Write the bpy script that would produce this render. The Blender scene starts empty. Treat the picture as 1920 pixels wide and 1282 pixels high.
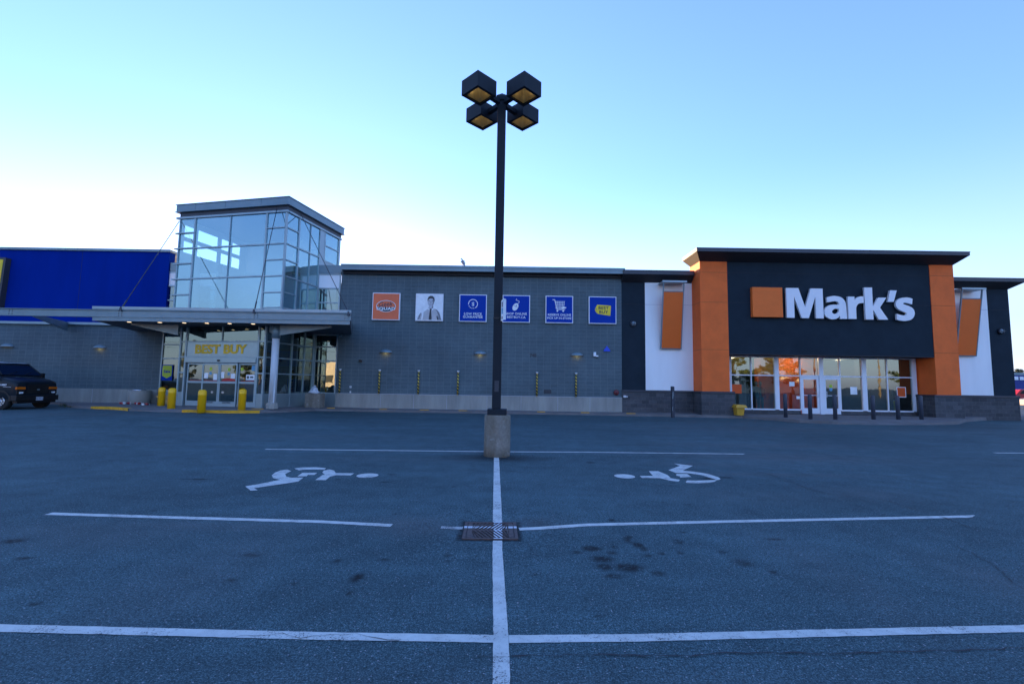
import bpy, bmesh, math, random
import numpy as np
from mathutils import Matrix, Vector
R = math.radians
S = bpy.context.scene
random.seed(7)

# ------------------------------------------------------------------ camera
cd = bpy.data.cameras.new('camera')
cam = bpy.data.objects.new('camera', cd)
S.collection.objects.link(cam)
S.camera = cam
cd.sensor_width = 36
cd.lens = 36 * 882 / 1920
cd.clip_start = 0.05
cd.clip_end = 6000
_p, _r = R(5.0), R(0.9)
_f = Vector((0, math.cos(_p), math.sin(_p)))
_u0 = Vector((0, -math.sin(_p), math.cos(_p)))
_r0 = Vector((1, 0, 0))
_rt = _r0 * math.cos(_r) + _u0 * math.sin(_r)
_up = -_r0 * math.sin(_r) + _u0 * math.cos(_r)
cam.matrix_world = Matrix(((_rt.x, _up.x, -_f.x, 0), (_rt.y, _up.y, -_f.y, 0), (_rt.z, _up.z, -_f.z, 1.65), (0, 0, 0, 1)))

# ------------------------------------------------------------------ sky, sun, exposure
SUN_EL, SUN_AZ = 2.2, -25.0
W = bpy.data.worlds.new('World')
S.world = W
W.use_nodes = True
wn = W.node_tree
sk = wn.nodes.new('ShaderNodeTexSky')
sk.sky_type = 'NISHITA'
sk.sun_disc = False
sk.sun_elevation = R(1.2)
sk.sun_rotation = R(SUN_AZ)
sk.ozone_density = 3.0
sk.air_density = 1.0
sk.dust_density = 0.3
gm = wn.nodes.new('ShaderNodeGamma')
gm.inputs[1].default_value = 0.88
mx = wn.nodes.new('ShaderNodeMix')
mx.data_type = 'RGBA'
mx.blend_type = 'MULTIPLY'
mx.inputs[0].default_value = 1
mx.inputs[7].default_value = (.82, .985, 1.42, 1)
# softer, paler band of air just above the horizon
wtc = wn.nodes.new('ShaderNodeTexCoord'); wsp = wn.nodes.new('ShaderNodeSeparateXYZ'); wn.links.new(wtc.outputs['Generated'], wsp.inputs[0])
wmr = wn.nodes.new('ShaderNodeMapRange'); wmr.interpolation_type = 'SMOOTHSTEP'
wmr.inputs['From Min'].default_value = .0; wmr.inputs['From Max'].default_value = .42; wmr.inputs['To Min'].default_value = .30; wmr.inputs['To Max'].default_value = .84
wn.links.new(wsp.outputs[2], wmr.inputs['Value'])
hs = wn.nodes.new('ShaderNodeHueSaturation'); wn.links.new(wmr.outputs[0], hs.inputs['Saturation'])
bg = wn.nodes['Background']
wn.links.new(sk.outputs[0], gm.inputs[0])
wn.links.new(gm.outputs[0], hs.inputs['Color'])
wn.links.new(hs.outputs[0], mx.inputs[6])
wn.links.new(mx.outputs[2], bg.inputs[0])
bg.inputs[1].default_value = .15
sd = bpy.data.lights.new('sun', 'SUN')
sd.energy = 2.4
sd.angle = R(0.5)
sd.color = (1.0, .60, .30)
sun = bpy.data.objects.new('sun', sd)
S.collection.objects.link(sun)
_sv = Vector((math.sin(R(SUN_AZ)) * math.cos(R(SUN_EL)), math.cos(R(SUN_AZ)) * math.cos(R(SUN_EL)), math.sin(R(SUN_EL))))
sun.rotation_euler = _sv.to_track_quat('Z', 'Y').to_euler()
S.view_settings.view_transform = 'Standard'
S.view_settings.look = 'None'
S.view_settings.exposure = 3.28
S.view_settings.gamma = 1
S.view_settings.use_curve_mapping = False

# ------------------------------------------------------------------ materials
class Nodes:
    def __init__(s, name):
        s.m = bpy.data.materials.new(name)
        s.m.use_nodes = True
        s.t = s.m.node_tree
        s.b = s.t.nodes['Principled BSDF']
        s.out = s.t.nodes['Material Output']
        s.tc = s.t.nodes.new('ShaderNodeTexCoord')
    def n(s, typ, **kw):
        nd = s.t.nodes.new(typ)
        for k, v in kw.items():
            if isinstance(k, str) and hasattr(nd, k): setattr(nd, k, v)
        return nd
    def l(s, a, b): s.t.links.new(a, b)
    def noise(s, scale, detail=3, rough=.6, vec=None, stretch=None):
        nz = s.n('ShaderNodeTexNoise')
        nz.inputs['Scale'].default_value = scale
        nz.inputs['Detail'].default_value = detail
        nz.inputs['Roughness'].default_value = rough
        src = vec or s.tc.outputs['Object']
        if stretch:
            mp = s.n('ShaderNodeMapping'); mp.inputs['Scale'].default_value = stretch
            s.l(src, mp.inputs[0]); src = mp.outputs[0]
        s.l(src, nz.inputs['Vector'])
        return nz.outputs['Fac']
    def ramp(s, fac, stops):
        r = s.n('ShaderNodeValToRGB')
        e = r.color_ramp.elements
        while len(e) < len(stops): e.new(.5)
        for el, (p, c) in zip(e, stops):
            el.position = p; el.color = (*c, 1) if len(c) == 3 else c
        s.l(fac, r.inputs[0])
        return r.outputs[0]
    def mix(s, fac, a, b, mode='MIX'):
        m = s.n('ShaderNodeMix'); m.data_type = 'RGBA'; m.blend_type = mode
        for v, i in ((fac, 0), (a, 6), (b, 7)):
            if hasattr(v, 'is_output'): s.l(v, m.inputs[i])
            elif i == 0: m.inputs[0].default_value = v
            else: m.inputs[i].default_value = (*v, 1)
        return m.outputs[2]
    def math(s, op, a, b=0.0, clamp=False):
        m = s.n('ShaderNodeMath'); m.operation = op; m.use_clamp = clamp
        for v, i in ((a, 0), (b, 1)):
            if hasattr(v, 'is_output'): s.l(v, m.inputs[i])
            else: m.inputs[i].default_value = v
        return m.outputs[0]
    def bump(s, h, strength=.3, dist=.01):
        b = s.n('ShaderNodeBump'); b.inputs['Strength'].default_value = strength; b.inputs['Distance'].default_value = dist
        s.l(h, b.inputs['Height']); s.l(b.outputs[0], s.b.inputs['Normal'])
    def setc(s, c):
        if hasattr(c, 'is_output'): s.l(c, s.b.inputs['Base Color'])
        else: s.b.inputs['Base Color'].default_value = (*c, 1)

def plain(name, col, rough=.6, metal=0, var=.12, scale=3, bump=0, bscale=60, emit=0, spec=None, streak=False):
    k = Nodes(name)
    a = tuple(min(1, c * (1 - var)) for c in col); b = tuple(min(1, c * (1 + var)) for c in col)
    f = k.noise(scale, 5, .65, stretch=(1, 1, .18) if streak else None)
    k.setc(k.ramp(f, [(.3, a), (.7, b)]))
    k.b.inputs['Roughness'].default_value = rough
    k.b.inputs['Metallic'].default_value = metal
    if spec is not None: k.b.inputs['Specular IOR Level'].default_value = spec
    if bump: k.bump(k.noise(bscale, 3), bump, .004)
    if emit:
        k.b.inputs['Emission Color'].default_value = (*col, 1)
        k.b.inputs['Emission Strength'].default_value = emit
    return k.m

def glass(name, tint=(.55, .68, .66), base=.30, rough=.0, refl=(.8, .95, .92)):
    k = Nodes(name)
    k.t.nodes.remove(k.b)
    tr = k.n('ShaderNodeBsdfTransparent'); tr.inputs[0].default_value = (*tint, 1)
    gl = k.n('ShaderNodeBsdfGlossy'); gl.inputs['Roughness'].default_value = rough; gl.inputs[0].default_value = (*refl, 1)
    wob = k.n('ShaderNodeBump'); wob.inputs['Strength'].default_value = .05; wob.inputs['Distance'].default_value = .02
    k.l(k.noise(1.3, 2), wob.inputs['Height']); k.l(wob.outputs[0], gl.inputs['Normal'])
    fr = k.n('ShaderNodeLayerWeight'); fr.inputs[0].default_value = .35
    f = k.math('ADD', k.math('MULTIPLY', fr.outputs['Fresnel'], .75), base, True)
    ms = k.n('ShaderNodeMixShader')
    k.l(f, ms.inputs[0]); k.l(tr.outputs[0], ms.inputs[1]); k.l(gl.outputs[0], ms.inputs[2]); k.l(ms.outputs[0], k.out.inputs[0])
    return k.m

def blocks(name, c1, c2, mortar, bw, bh, off=.5, msize=.012, bump=.35, big=.15):
    k = Nodes(name)
    mp = k.n('ShaderNodeSeparateXYZ'); k.l(k.tc.outputs['Object'], mp.inputs[0])
    cb = k.n('ShaderNodeCombineXYZ')
    k.l(k.math('ADD', mp.outputs[0], mp.outputs[1]), cb.inputs[0]); k.l(mp.outputs[2], cb.inputs[1])
    br = k.n('ShaderNodeTexBrick'); br.offset = off
    k.l(cb.outputs[0], br.inputs['Vector'])
    br.inputs['Color1'].default_value = (*c1, 1); br.inputs['Color2'].default_value = (*c2, 1); br.inputs['Mortar'].default_value = (*mortar, 1)
    br.inputs['Scale'].default_value = 1; br.inputs['Mortar Size'].default_value = msize
    br.inputs['Mortar Smooth'].default_value = .3
    br.inputs['Brick Width'].default_value = bw; br.inputs['Row Height'].default_value = bh
    f = k.noise(.45, 5, .6)
    g = k.noise(9, 4, .6)
    col = k.mix(1.0, br.outputs[0], k.ramp(f, [(.3, (1 - big,) * 3), (.7, (1 + big,) * 3)]), 'MULTIPLY')
    col = k.mix(1.0, col, k.ramp(g, [(.3, (.88,) * 3), (.7, (1.1,) * 3)]), 'MULTIPLY')
    st = k.noise(1.2, 4, .6, stretch=(1.6, 1.6, .12))
    col = k.mix(k.math('MULTIPLY', k.ramp(st, [(.55, (0, 0, 0)), (.8, (1, 1, 1))]), .25), col, tuple(v * 1.35 for v in c1))
    k.setc(col)
    k.b.inputs['Roughness'].default_value = .85
    h = k.math('SUBTRACT', k.math('MULTIPLY', g, .25), br.outputs['Fac'])
    k.bump(h, bump, .012)
    return k.m

M = {}
M['block_grey'] = blocks('block_grey', (.092, .134, .152), (.080, .117, .134), (.135, .182, .20), .40, .205, off=0, msize=.011)
M['block_dark'] = blocks('block_dark', (.085, .088, .095), (.045, .048, .055), (.11, .11, .115), .42, .205, msize=.010, bump=.8, big=.25)
M['charcoal'] = plain('charcoal_stucco', (.014, .026, .038), .8, spec=.2, var=.18, scale=1.2, bump=.25, bscale=120)
M['orange'] = plain('orange_stucco', (.86, .150, .020), .75, var=.10, scale=1.4, bump=.25, bscale=120)
M['orange_sign'] = plain('orange_sign_face', (.88, .18, .035), .6, spec=.2, var=.04)
M['orange_dark'] = plain('orange_return', (.30, .06, .012), .5)
M['orange_blade'] = plain('orange_blade_panel', (.80, .14, .008), .5, var=.05, scale=.8)
M['white_stucco'] = plain('white_stucco', (.86, .88, .88), .7, var=.05, scale=1.1, bump=.2, bscale=120, streak=True)
M['joint'] = plain('joint_dark', (.02, .02, .025), .8)  # dark tone of panel joints and asphalt cracks
M['joint_w'] = plain('joint_grey', (.42, .44, .50), .8)
M['joint_o'] = plain('joint_brown', (.20, .055, .012), .8)
M['metal_light'] = plain('light_grey_flashing', (.28, .36, .40), .38, metal=.35, var=.10, scale=.8, streak=True)
M['metal_mid'] = plain('mid_grey_steel', (.175, .25, .285), .42, metal=.3, var=.12, scale=1.2)
M['metal_dark'] = plain('dark_flashing', (.040, .046, .060), .42, metal=.3)
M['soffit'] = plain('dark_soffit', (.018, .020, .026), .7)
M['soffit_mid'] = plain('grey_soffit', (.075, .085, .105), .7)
M['mullion'] = plain('aluminium_mullion', (.30, .39, .42), .4, metal=.35, var=.06)
M['white_frame'] = plain('white_frame', (.74, .78, .84), .4, var=.04)
M['mull_panel'] = plain('brushed_panel', (.31, .40, .43), .28, metal=.6, var=.06)
M['blue'] = plain('royal_blue_cladding', (.0, .022, .24), .8, spec=.04, var=.14, scale=.6, streak=True)
M['blue_sign'] = plain('blue_sign_face', (.0, .040, .34), .6, spec=.15, var=.03)
M['concrete'] = plain('foundation_concrete', (.30, .30, .27), .85, var=.22, scale=1.6, bump=.3, bscale=25, streak=True)
M['walk'] = plain('sidewalk_concrete', (.155, .150, .150), .9, var=.25, scale=1.1, bump=.4, bscale=40)
M['white'] = plain('white_paint', (.80, .82, .86), .45, var=.03)
M['letter_white'] = plain('letter_white', (.78, .80, .84), .35, var=.02)
M['black'] = plain('black_plastic', (.012, .012, .014), .45)
M['red'] = plain('red_paint', (.42, .012, .018), .4)
M['red_dull'] = plain('dull_red_enamel', (.13, .02, .025), .45)
M['yellow_post'] = plain('yellow_bollard_paint', (.95, .50, .002), .5, var=.12, scale=5, streak=True)
M['yellow_text'] = plain('yellow_letter', (.72, .46, .02), .5)
M['yellow_logo'] = plain('yellow_logo', (.85, .62, .02), .5)
M['yellow_bin'] = plain('yellow_bin_plastic', (.62, .34, .03), .5)
M['lime'] = plain('lime_paper', (.42, .55, .04), .6)
M['paper'] = plain('paper_white', (.80, .84, .86), .7)
M['paper_blue'] = plain('paper_blue', (.10, .32, .52), .6)
M['pole'] = plain('dark_pole_paint', (.010, .016, .024), .6, spec=.25, var=.2, scale=2.5, streak=True)
M['bollard'] = plain('slate_bollard_paint', (.050, .060, .085), .5, var=.2, scale=6)
M['tyre'] = plain('tyre_rubber', (.012, .012, .013), .8)
M['chrome'] = plain('wheel_cover_metal', (.62, .66, .72), .25, metal=.9)
M['van_dark'] = plain('van_body_paint', (.010, .017, .024), .32, spec=.22, var=.1)
M['van_white'] = plain('van_roof_paint', (.62, .68, .78), .3)
M['grille'] = plain('grille_black', (.006, .006, .008), .5)
M['amber'] = plain('amber_lens', (.62, .14, .01), .15)
M['clear_lens'] = plain('clear_lens', (.75, .8, .85), .1)
M['plate'] = plain('plate_white', (.42, .48, .58), .5)
M['wood'] = plain('weathered_timber', (.42, .27, .10), .7, var=.25, scale=4)
M['wood_dark'] = plain('dark_post_timber', (.040, .045, .060), .8, var=.5, scale=14, streak=True)
M['column_white'] = plain('column_grey_white', (.56, .60, .62), .5, var=.05)
M['cap_white'] = plain('cap_white', (.6, .63, .66), .5)
M['interior'] = plain('interior_wall', (.22, .23, .24), .8)
M['interior_dark'] = plain('interior_dark', (.045, .05, .055), .8)
M['interior_floor'] = plain('interior_floor', (.10, .10, .10), .5)
M['tower_in'] = plain('tower_interior_wall', (.52, .55, .60), .7, var=.05)
M['interior_orange'] = plain('vestibule_orange_wall', (.70, .10, .012), .7)
M['cloth_teal'] = plain('teal_cloth', (.03, .12, .17), .8)
M['cloth_red'] = plain('red_cloth', (.40, .03, .03), .8)
M['cloth_yellow'] = plain('yellow_cloth', (.55, .45, .03), .8)
M['lamp_glow'] = plain('warm_downlight_lens', (1.0, .72, .45), .5, emit=.35)
M['lamp_glow2'] = plain('warm_wall_lamp_lens', (1.0, .66, .30), .5, emit=.05)
M['skin_grey'] = plain('printed_skin_grey', (.48, .50, .56), .5)
M['print_dark'] = plain('printed_dark', (.035, .04, .05), .5)
M['print_mid'] = plain('printed_mid_grey', (.20, .21, .24), .5)
M['shirt'] = plain('printed_shirt_grey', (.50, .50, .52), .5)
M['sign_orange'] = plain('orange_board', (.80, .15, .05), .45, var=.06)
M['blue_tri'] = plain('blue_enamel', (.0, .06, .62), .4)
M['glass_tower'] = glass('tower_glass', (.44, .68, .80), .37, refl=(.60, .90, 1.0))
M['glass_low'] = glass('store_glass', (.52, .60, .58), .22, refl=(.75, .90, .84))
M['glass_car'] = plain('van_glass', (.006, .016, .022), .12, spec=.28)
M['bird'] = plain('gull_feathers', (.36, .38, .42), .8)
M['bird_wing'] = plain('gull_wing', (.16, .18, .21), .8)
M['bin_bag'] = plain('bin_bag_white', (.55, .6, .66), .4)
M['leaf'] = plain('leaf_green', (.060, .085, .028), .7, var=.45, scale=1.2)
M['leaf2'] = plain('leaf_olive', (.085, .090, .030), .7, var=.4, scale=1.2)
M['bark'] = plain('bark', (.09, .07, .05), .9, var=.3)
M['utility'] = plain('utility_pole_timber', (.17, .14, .11), .9)
M['cream'] = plain('cream_siding', (.52, .46, .38), .7, var=.08, scale=.4)
M['far_blue'] = plain('far_blue_siding', (.01, .03, .22), .6)

def asphalt():
    k = Nodes('asphalt')
    big = k.noise(.22, 5, .6)
    mid = k.noise(2.6, 5, .65)
    fine = k.noise(95, 4, .75)
    mote = k.noise(210, 2, .5)
    c = k.ramp(fine, [(.34, (.010, .022, .028)), (.50, (.038, .078, .088)), (.64, (.130, .205, .225))])
    c = k.mix(1.0, c, k.ramp(k.noise(34, 3, .7), [(.34, (.62,) * 3), (.64, (1.42,) * 3)]), 'MULTIPLY')
    c = k.mix(1.0, c, k.ramp(k.noise(.5, 4, .6, stretch=(.35, 2.2, 1)), [(.3, (.88,) * 3), (.7, (1.14,) * 3)]), 'MULTIPLY')
    c = k.mix(1.0, c, k.ramp(big, [(.3, (.80,) * 3), (.7, (1.22,) * 3)]), 'MULTIPLY')
    c = k.mix(1.0, c, k.ramp(mid, [(.3, (.80,) * 3), (.7, (1.2,) * 3)]), 'MULTIPLY')
    # pale stone chips
    vo = k.n('ShaderNodeTexVoronoi'); vo.inputs['Scale'].default_value = 38
    k.l(k.tc.outputs['Object'], vo.inputs['Vector'])
    sp = k.n('ShaderNodeSeparateColor'); k.l(vo.outputs['Color'], sp.inputs[0])
    chip = k.math('MULTIPLY', k.math('LESS_THAN', vo.outputs['Distance'], .20), k.math('GREATER_THAN', sp.outputs[0], .82))
    c = k.mix(k.math('MULTIPLY', chip, .85), c, (.33, .34, .36))
    at = k.n('ShaderNodeAttribute'); at.attribute_name = 'wear'
    sc = k.n('ShaderNodeSeparateColor'); k.l(at.outputs['Color'], sc.inputs[0])
    brk = k.ramp(k.noise(20, 5, .75), [(.33, (.0,) * 3), (.50, (1,) * 3)])
    dark = k.math('MULTIPLY', sc.outputs[0], brk)
    c = k.mix(k.math('MULTIPLY', dark, 1.15, True), c, (.007, .009, .011))
    c = k.mix(k.math('MULTIPLY', sc.outputs[1], k.ramp(mid, [(.3, (.3,) * 3), (.7, (1,) * 3)])), c, (.125, .115, .112))
    k.setc(c)
    k.b.inputs['Roughness'].default_value = .85
    k.b.inputs['Specular IOR Level'].default_value = .25
    hs = k.math('ADD', fine, k.math('MULTIPLY', mote, .5))
    k.bump(hs, .55, .006)
    return k.m

def paint(name, col, worn=.5):
    k = Nodes(name)
    f = k.noise(75, 4, .8)
    g = k.noise(3.0, 4, .7)
    s = k.math('ADD', f, k.math('MULTIPLY', k.math('SUBTRACT', g, .5), worn))
    mask = k.ramp(s, [(.34, (0, 0, 0)), (.41, (1, 1, 1))])
    c = k.mix(k.ramp(k.noise(6, 5, .7), [(.3, (0, 0, 0)), (.7, (1, 1, 1))]), tuple(v * .72 for v in col), col)
    k.setc(k.mix(mask, (.05, .052, .058), c))
    k.b.inputs['Roughness'].default_value = .7
    k.bump(k.noise(95, 4, .75), .4, .005)
    return k.m

def stripes():
    k = Nodes('hazard_stripes')
    sp = k.n('ShaderNodeSeparateXYZ'); k.l(k.tc.outputs['Object'], sp.inputs[0])
    an = k.math('MULTIPLY', k.math('ARCTAN2', sp.outputs[1], sp.outputs[0]), 1 / (2 * math.pi))
    f = k.math('FRACT', k.math('ADD', an, k.math('MULTIPLY', sp.outputs[2], 5.6)))
    k.setc(k.mix(k.math('GREATER_THAN', f, .5), (.012, .013, .016), (.62, .46, .06)))
    k.b.inputs['Roughness'].default_value = .6
    return k.m

def old_concrete():
    k = Nodes('stained_concrete_base')
    a = k.noise(2.2, 6, .7, stretch=(1, 1, .35)); b = k.noise(16, 5, .7); d = k.noise(5, 4, .7)
    c = k.ramp(a, [(.25, (.105, .088, .062)), (.5, (.200, .178, .142)), (.78, (.29, .27, .24))])
    c = k.mix(1.0, c, k.ramp(b, [(.3, (.78,) * 3), (.7, (1.18,) * 3)]), 'MULTIPLY')
    c = k.mix(k.ramp(d, [(.60, (0, 0, 0)), (.72, (.8, .8, .8))]), c, (.40, .40, .40))
    k.setc(c); k.b.inputs['Roughness'].default_value = .9
    k.bump(b, .7, .012)
    return k.m

def rusty_grate():
    k = Nodes('painted_rusty_grate')
    sp = k.n('ShaderNodeSeparateXYZ'); k.l(k.tc.outputs['Object'], sp.inputs[0])
    px = k.math('LESS_THAN', k.math('ABSOLUTE', k.math('SUBTRACT', sp.outputs[0], .085)), .048)
    py = k.math('LESS_THAN', k.math('ABSOLUTE', k.math('SUBTRACT', sp.outputs[1], .10)), .036)
    p = k.math('MAXIMUM', px, py)
    up = k.n('ShaderNodeNewGeometry'); s2 = k.n('ShaderNodeSeparateXYZ'); k.l(up.outputs['Normal'], s2.inputs[0])
    p = k.math('MULTIPLY', p, k.math('GREATER_THAN', s2.outputs[2], .7))
    p = k.math('MULTIPLY', p, k.ramp(k.noise(30, 4, .7), [(.33, (0, 0, 0)), (.42, (1, 1, 1))]))
    c = k.ramp(k.noise(18, 4), [(.3, (.050, .036, .036)), (.7, (.115, .075, .065))])
    k.setc(k.mix(p, c, (.58, .60, .64)))
    k.b.inputs['Roughness'].default_value = .7
    return k.m

M['asphalt'] = asphalt()
M['line'] = paint('parking_line_paint', (.66, .67, .63), .55)
M['line_worn'] = paint('worn_line_paint', (.50, .51, .49), 1.0)
M['yellow_curb'] = paint('yellow_kerb_paint', (.85, .42, .01), .5)
M['stripes'] = stripes()
M['old_concrete'] = old_concrete()
M['grate'] = rusty_grate()

# ------------------------------------------------------------------ object helpers
ORG = {}
class MB:
    def __init__(s): s.v, s.f, s.mi, s.sm, s.T = [], [], [], [], None
    def add(s, vs, fs, m=0, smooth=False):
        o = len(s.v)
        for p in vs:
            p = Vector(p)
            s.v.append(s.T @ p if s.T is not None else p)
        for f in fs:
            s.f.append([i + o for i in f]); s.mi.append(m); s.sm.append(smooth)
        return s
    def box(s, x0, x1, y0, y1, z0, z1, m=0):
        return s.add([(x0, y0, z0), (x1, y0, z0), (x1, y1, z0), (x0, y1, z0), (x0, y0, z1), (x1, y0, z1), (x1, y1, z1), (x0, y1, z1)],
                     [(3, 2, 1, 0), (4, 5, 6, 7), (0, 1, 5, 4), (1, 2, 6, 5), (2, 3, 7, 6), (3, 0, 4, 7)], m)
    def hexa(s, pts, m=0):
        return s.add(pts, [(3, 2, 1, 0), (4, 5, 6, 7), (0, 1, 5, 4), (1, 2, 6, 5), (2, 3, 7, 6), (3, 0, 4, 7)], m)
    def quad(s, pts, m=0): return s.add(pts, [tuple(range(len(pts)))], m)
    def prism(s, pts, vec, m=0, smooth=False):
        n = len(pts); vec = Vector(vec)
        a = [Vector(p) for p in pts]; b = [p + vec for p in a]
        s.add(a + b, [tuple(range(n))[::-1], tuple(range(n, 2 * n))], m)
        s.add(a + b, [(i, (i + 1) % n, n + (i + 1) % n, n + i) for i in range(n)], m, smooth)
        return s
    def ring(s, p0, p1, r0, r1, n=16, m=0, smooth=True, caps=True):
        p0, p1 = Vector(p0), Vector(p1)
        d = (p1 - p0).normalized()
        a = d.orthogonal().normalized(); b = d.cross(a)
        vs = []
        for c, r in ((p0, r0), (p1, r1)):
            for i in range(n):
                t = 2 * math.pi * i / n
                vs.append(c + a * (r * math.cos(t)) + b * (r * math.sin(t)))
        s.add(vs, [(i, (i + 1) % n, n + (i + 1) % n, n + i) for i in range(n)], m, smooth)
        if caps: s.add(vs, [tuple(range(n))[::-1], tuple(range(n, 2 * n))], m)
        return s
    def lathe(s, prof, c=(0, 0, 0), n=20, m=0, smooth=True, arc=2 * math.pi, a0=0, sx=1, sy=1):
        c = Vector(c); vs = []; full = arc > 6.28
        nn = n if full else n + 1
        for r, z in prof:
            for i in range(nn):
                t = a0 + arc * i / n
                vs.append(c + Vector((r * sx * math.cos(t), r * sy * math.sin(t), z)))
        fs = []
        for j in range(len(prof) - 1):
            for i in range(n):
                i2 = (i + 1) % nn
                fs.append((j * nn + i, j * nn + i2, (j + 1) * nn + i2, (j + 1) * nn + i))
        s.add(vs, fs, m, smooth)
        if full:
            s.add(vs, [tuple(range(n))[::-1]], m); s.add(vs, [tuple(range((len(prof) - 1) * n, len(prof) * n))], m)
        return s
    def tube(s, pts, r, n=6, m=0):
        for a, b in zip(pts[:-1], pts[1:]): s.ring(a, b, r, r, n, m)
        return s
    def build(s, name, mats, parent=None, origin=None, bevel=0):
        me = bpy.data.meshes.new(name)
        o = bpy.data.objects.new(name, me)
        S.collection.objects.link(o)
        if parent is not None:
            og = ORG[parent.name]; o.parent = parent
        else:
            og = Vector(origin or (0, 0, 0)); o.location = og
        ORG[o.name] = og
        me.from_pydata([p - og for p in s.v], [], s.f)
        if not isinstance(mats, (list, tuple)): mats = [mats]
        for mm in mats: me.materials.append(M[mm] if isinstance(mm, str) else mm)
        me.polygons.foreach_set('material_index', s.mi)
        me.polygons.foreach_set('use_smooth', s.sm)
        me.update()
        bm = bmesh.new(); bm.from_mesh(me)
        bmesh.ops.remove_doubles(bm, verts=bm.verts, dist=1e-5)
        bmesh.ops.recalc_face_normals(bm, faces=bm.faces)
        bm.to_mesh(me); bm.free()
        if bevel:
            b = o.modifiers.new('bevel', 'BEVEL'); b.width = bevel; b.segments = 2; b.limit_method = 'ANGLE'; b.angle_limit = R(40)
        return o

def tag(o, label=None, cat=None, group=None, kind=None):
    if label: o['label'] = label
    if cat: o['category'] = cat
    if group: o['group'] = group
    if kind: o['kind'] = kind
    return o
def empty(name, loc, label, cat, group=None):
    o = bpy.data.objects.new(name, None); S.collection.objects.link(o)
    o.location = loc; o.empty_display_size = .2
    ORG[o.name] = Vector(loc)
    return tag(o, label, cat, group)
def copy_tree(o, parent=None):
    c = o.copy(); S.collection.objects.link(c)
    if parent is not None: c.parent = parent
    for ch in list(o.children): copy_tree(ch, c)
    return c
def text(mb, body, size, T, m=0, bold=.0, extrude=.0, align='CENTER', sx=1.0, shear=0):
    cu = bpy.data.curves.new('txt', 'FONT'); cu.body = body; cu.size = size; cu.align_x = align; cu.align_y = 'CENTER'
    cu.offset = bold; cu.space_character = 1.06 if size < .25 else 1.0; cu.extrude = extrude; cu.resolution_u = 3; cu.shear = shear
    ob = bpy.data.objects.new('txt', cu); S.collection.objects.link(ob)
    bpy.context.view_layer.update()
    me = bpy.data.meshes.new_from_object(ob.evaluated_get(bpy.context.evaluated_depsgraph_get()))
    vs = [T @ Vector((v.co.x * sx, v.co.y, v.co.z)) for v in me.vertices]
    mb.add(vs, [tuple(p.vertices) for p in me.polygons], m)
    bpy.data.objects.remove(ob); bpy.data.curves.remove(cu); bpy.data.meshes.remove(me)
def face_T(x, y, z, ang=0):   # local XY plane -> vertical plane facing -Y (turned by ang about Z)
    return Matrix.Translation((x, y, z)) @ Matrix.Rotation(ang, 4, 'Z') @ Matrix.Rotation(R(90), 4, 'X')
def shape_T(splines, depth, name='shape'):   # filled outline (with holes) extruded; points (x, y, smooth)
    cu = bpy.data.curves.new(name, 'CURVE'); cu.dimensions = '2D'; cu.fill_mode = 'BOTH'; cu.extrude = depth / 2; cu.resolution_u = 5
    for sp in splines:
        b = cu.splines.new('BEZIER'); b.bezier_points.add(len(sp) - 1); b.use_cyclic_u = True
        for q, (x, y, sm) in zip(b.bezier_points, sp):
            q.co = (x, y, 0); q.handle_left_type = q.handle_right_type = 'AUTO' if sm else 'VECTOR'
    ob = bpy.data.objects.new(name, cu); S.collection.objects.link(ob)
    bpy.context.view_layer.update()
    me = bpy.data.meshes.new_from_object(ob.evaluated_get(bpy.context.evaluated_depsgraph_get()))
    r = [v.co.copy() for v in me.vertices], [tuple(p.vertices) for p in me.polygons]
    bpy.data.objects.remove(ob); bpy.data.curves.remove(cu); bpy.data.meshes.remove(me)
    return r
def ss(a, b, x):
    t = min(1, max(0, (x - a) / (b - a))); return t * t * (3 - 2 * t)
def lerp_table(t, x):
    if x <= t[0][0]: return t[0][1]
    for (a, va), (b, vb) in zip(t[:-1], t[1:]):
        if x <= b: return va + (vb - va) * (x - a) / (b - a)
    return t[-1][1]
def gz(x, y):      # ground height: the lot rises gently to the left-hand entrance and dips at the drain
    h = lerp_table([(-60, .1), (-21, .12), (-16.9, .2), (-13.5, .2), (-11, .12), (-8, 0)], x) * ss(11, 19.5, y)
    return h - .015 * math.exp(-((x + .2) ** 2 + (y - 5.45) ** 2) / .5)

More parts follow.
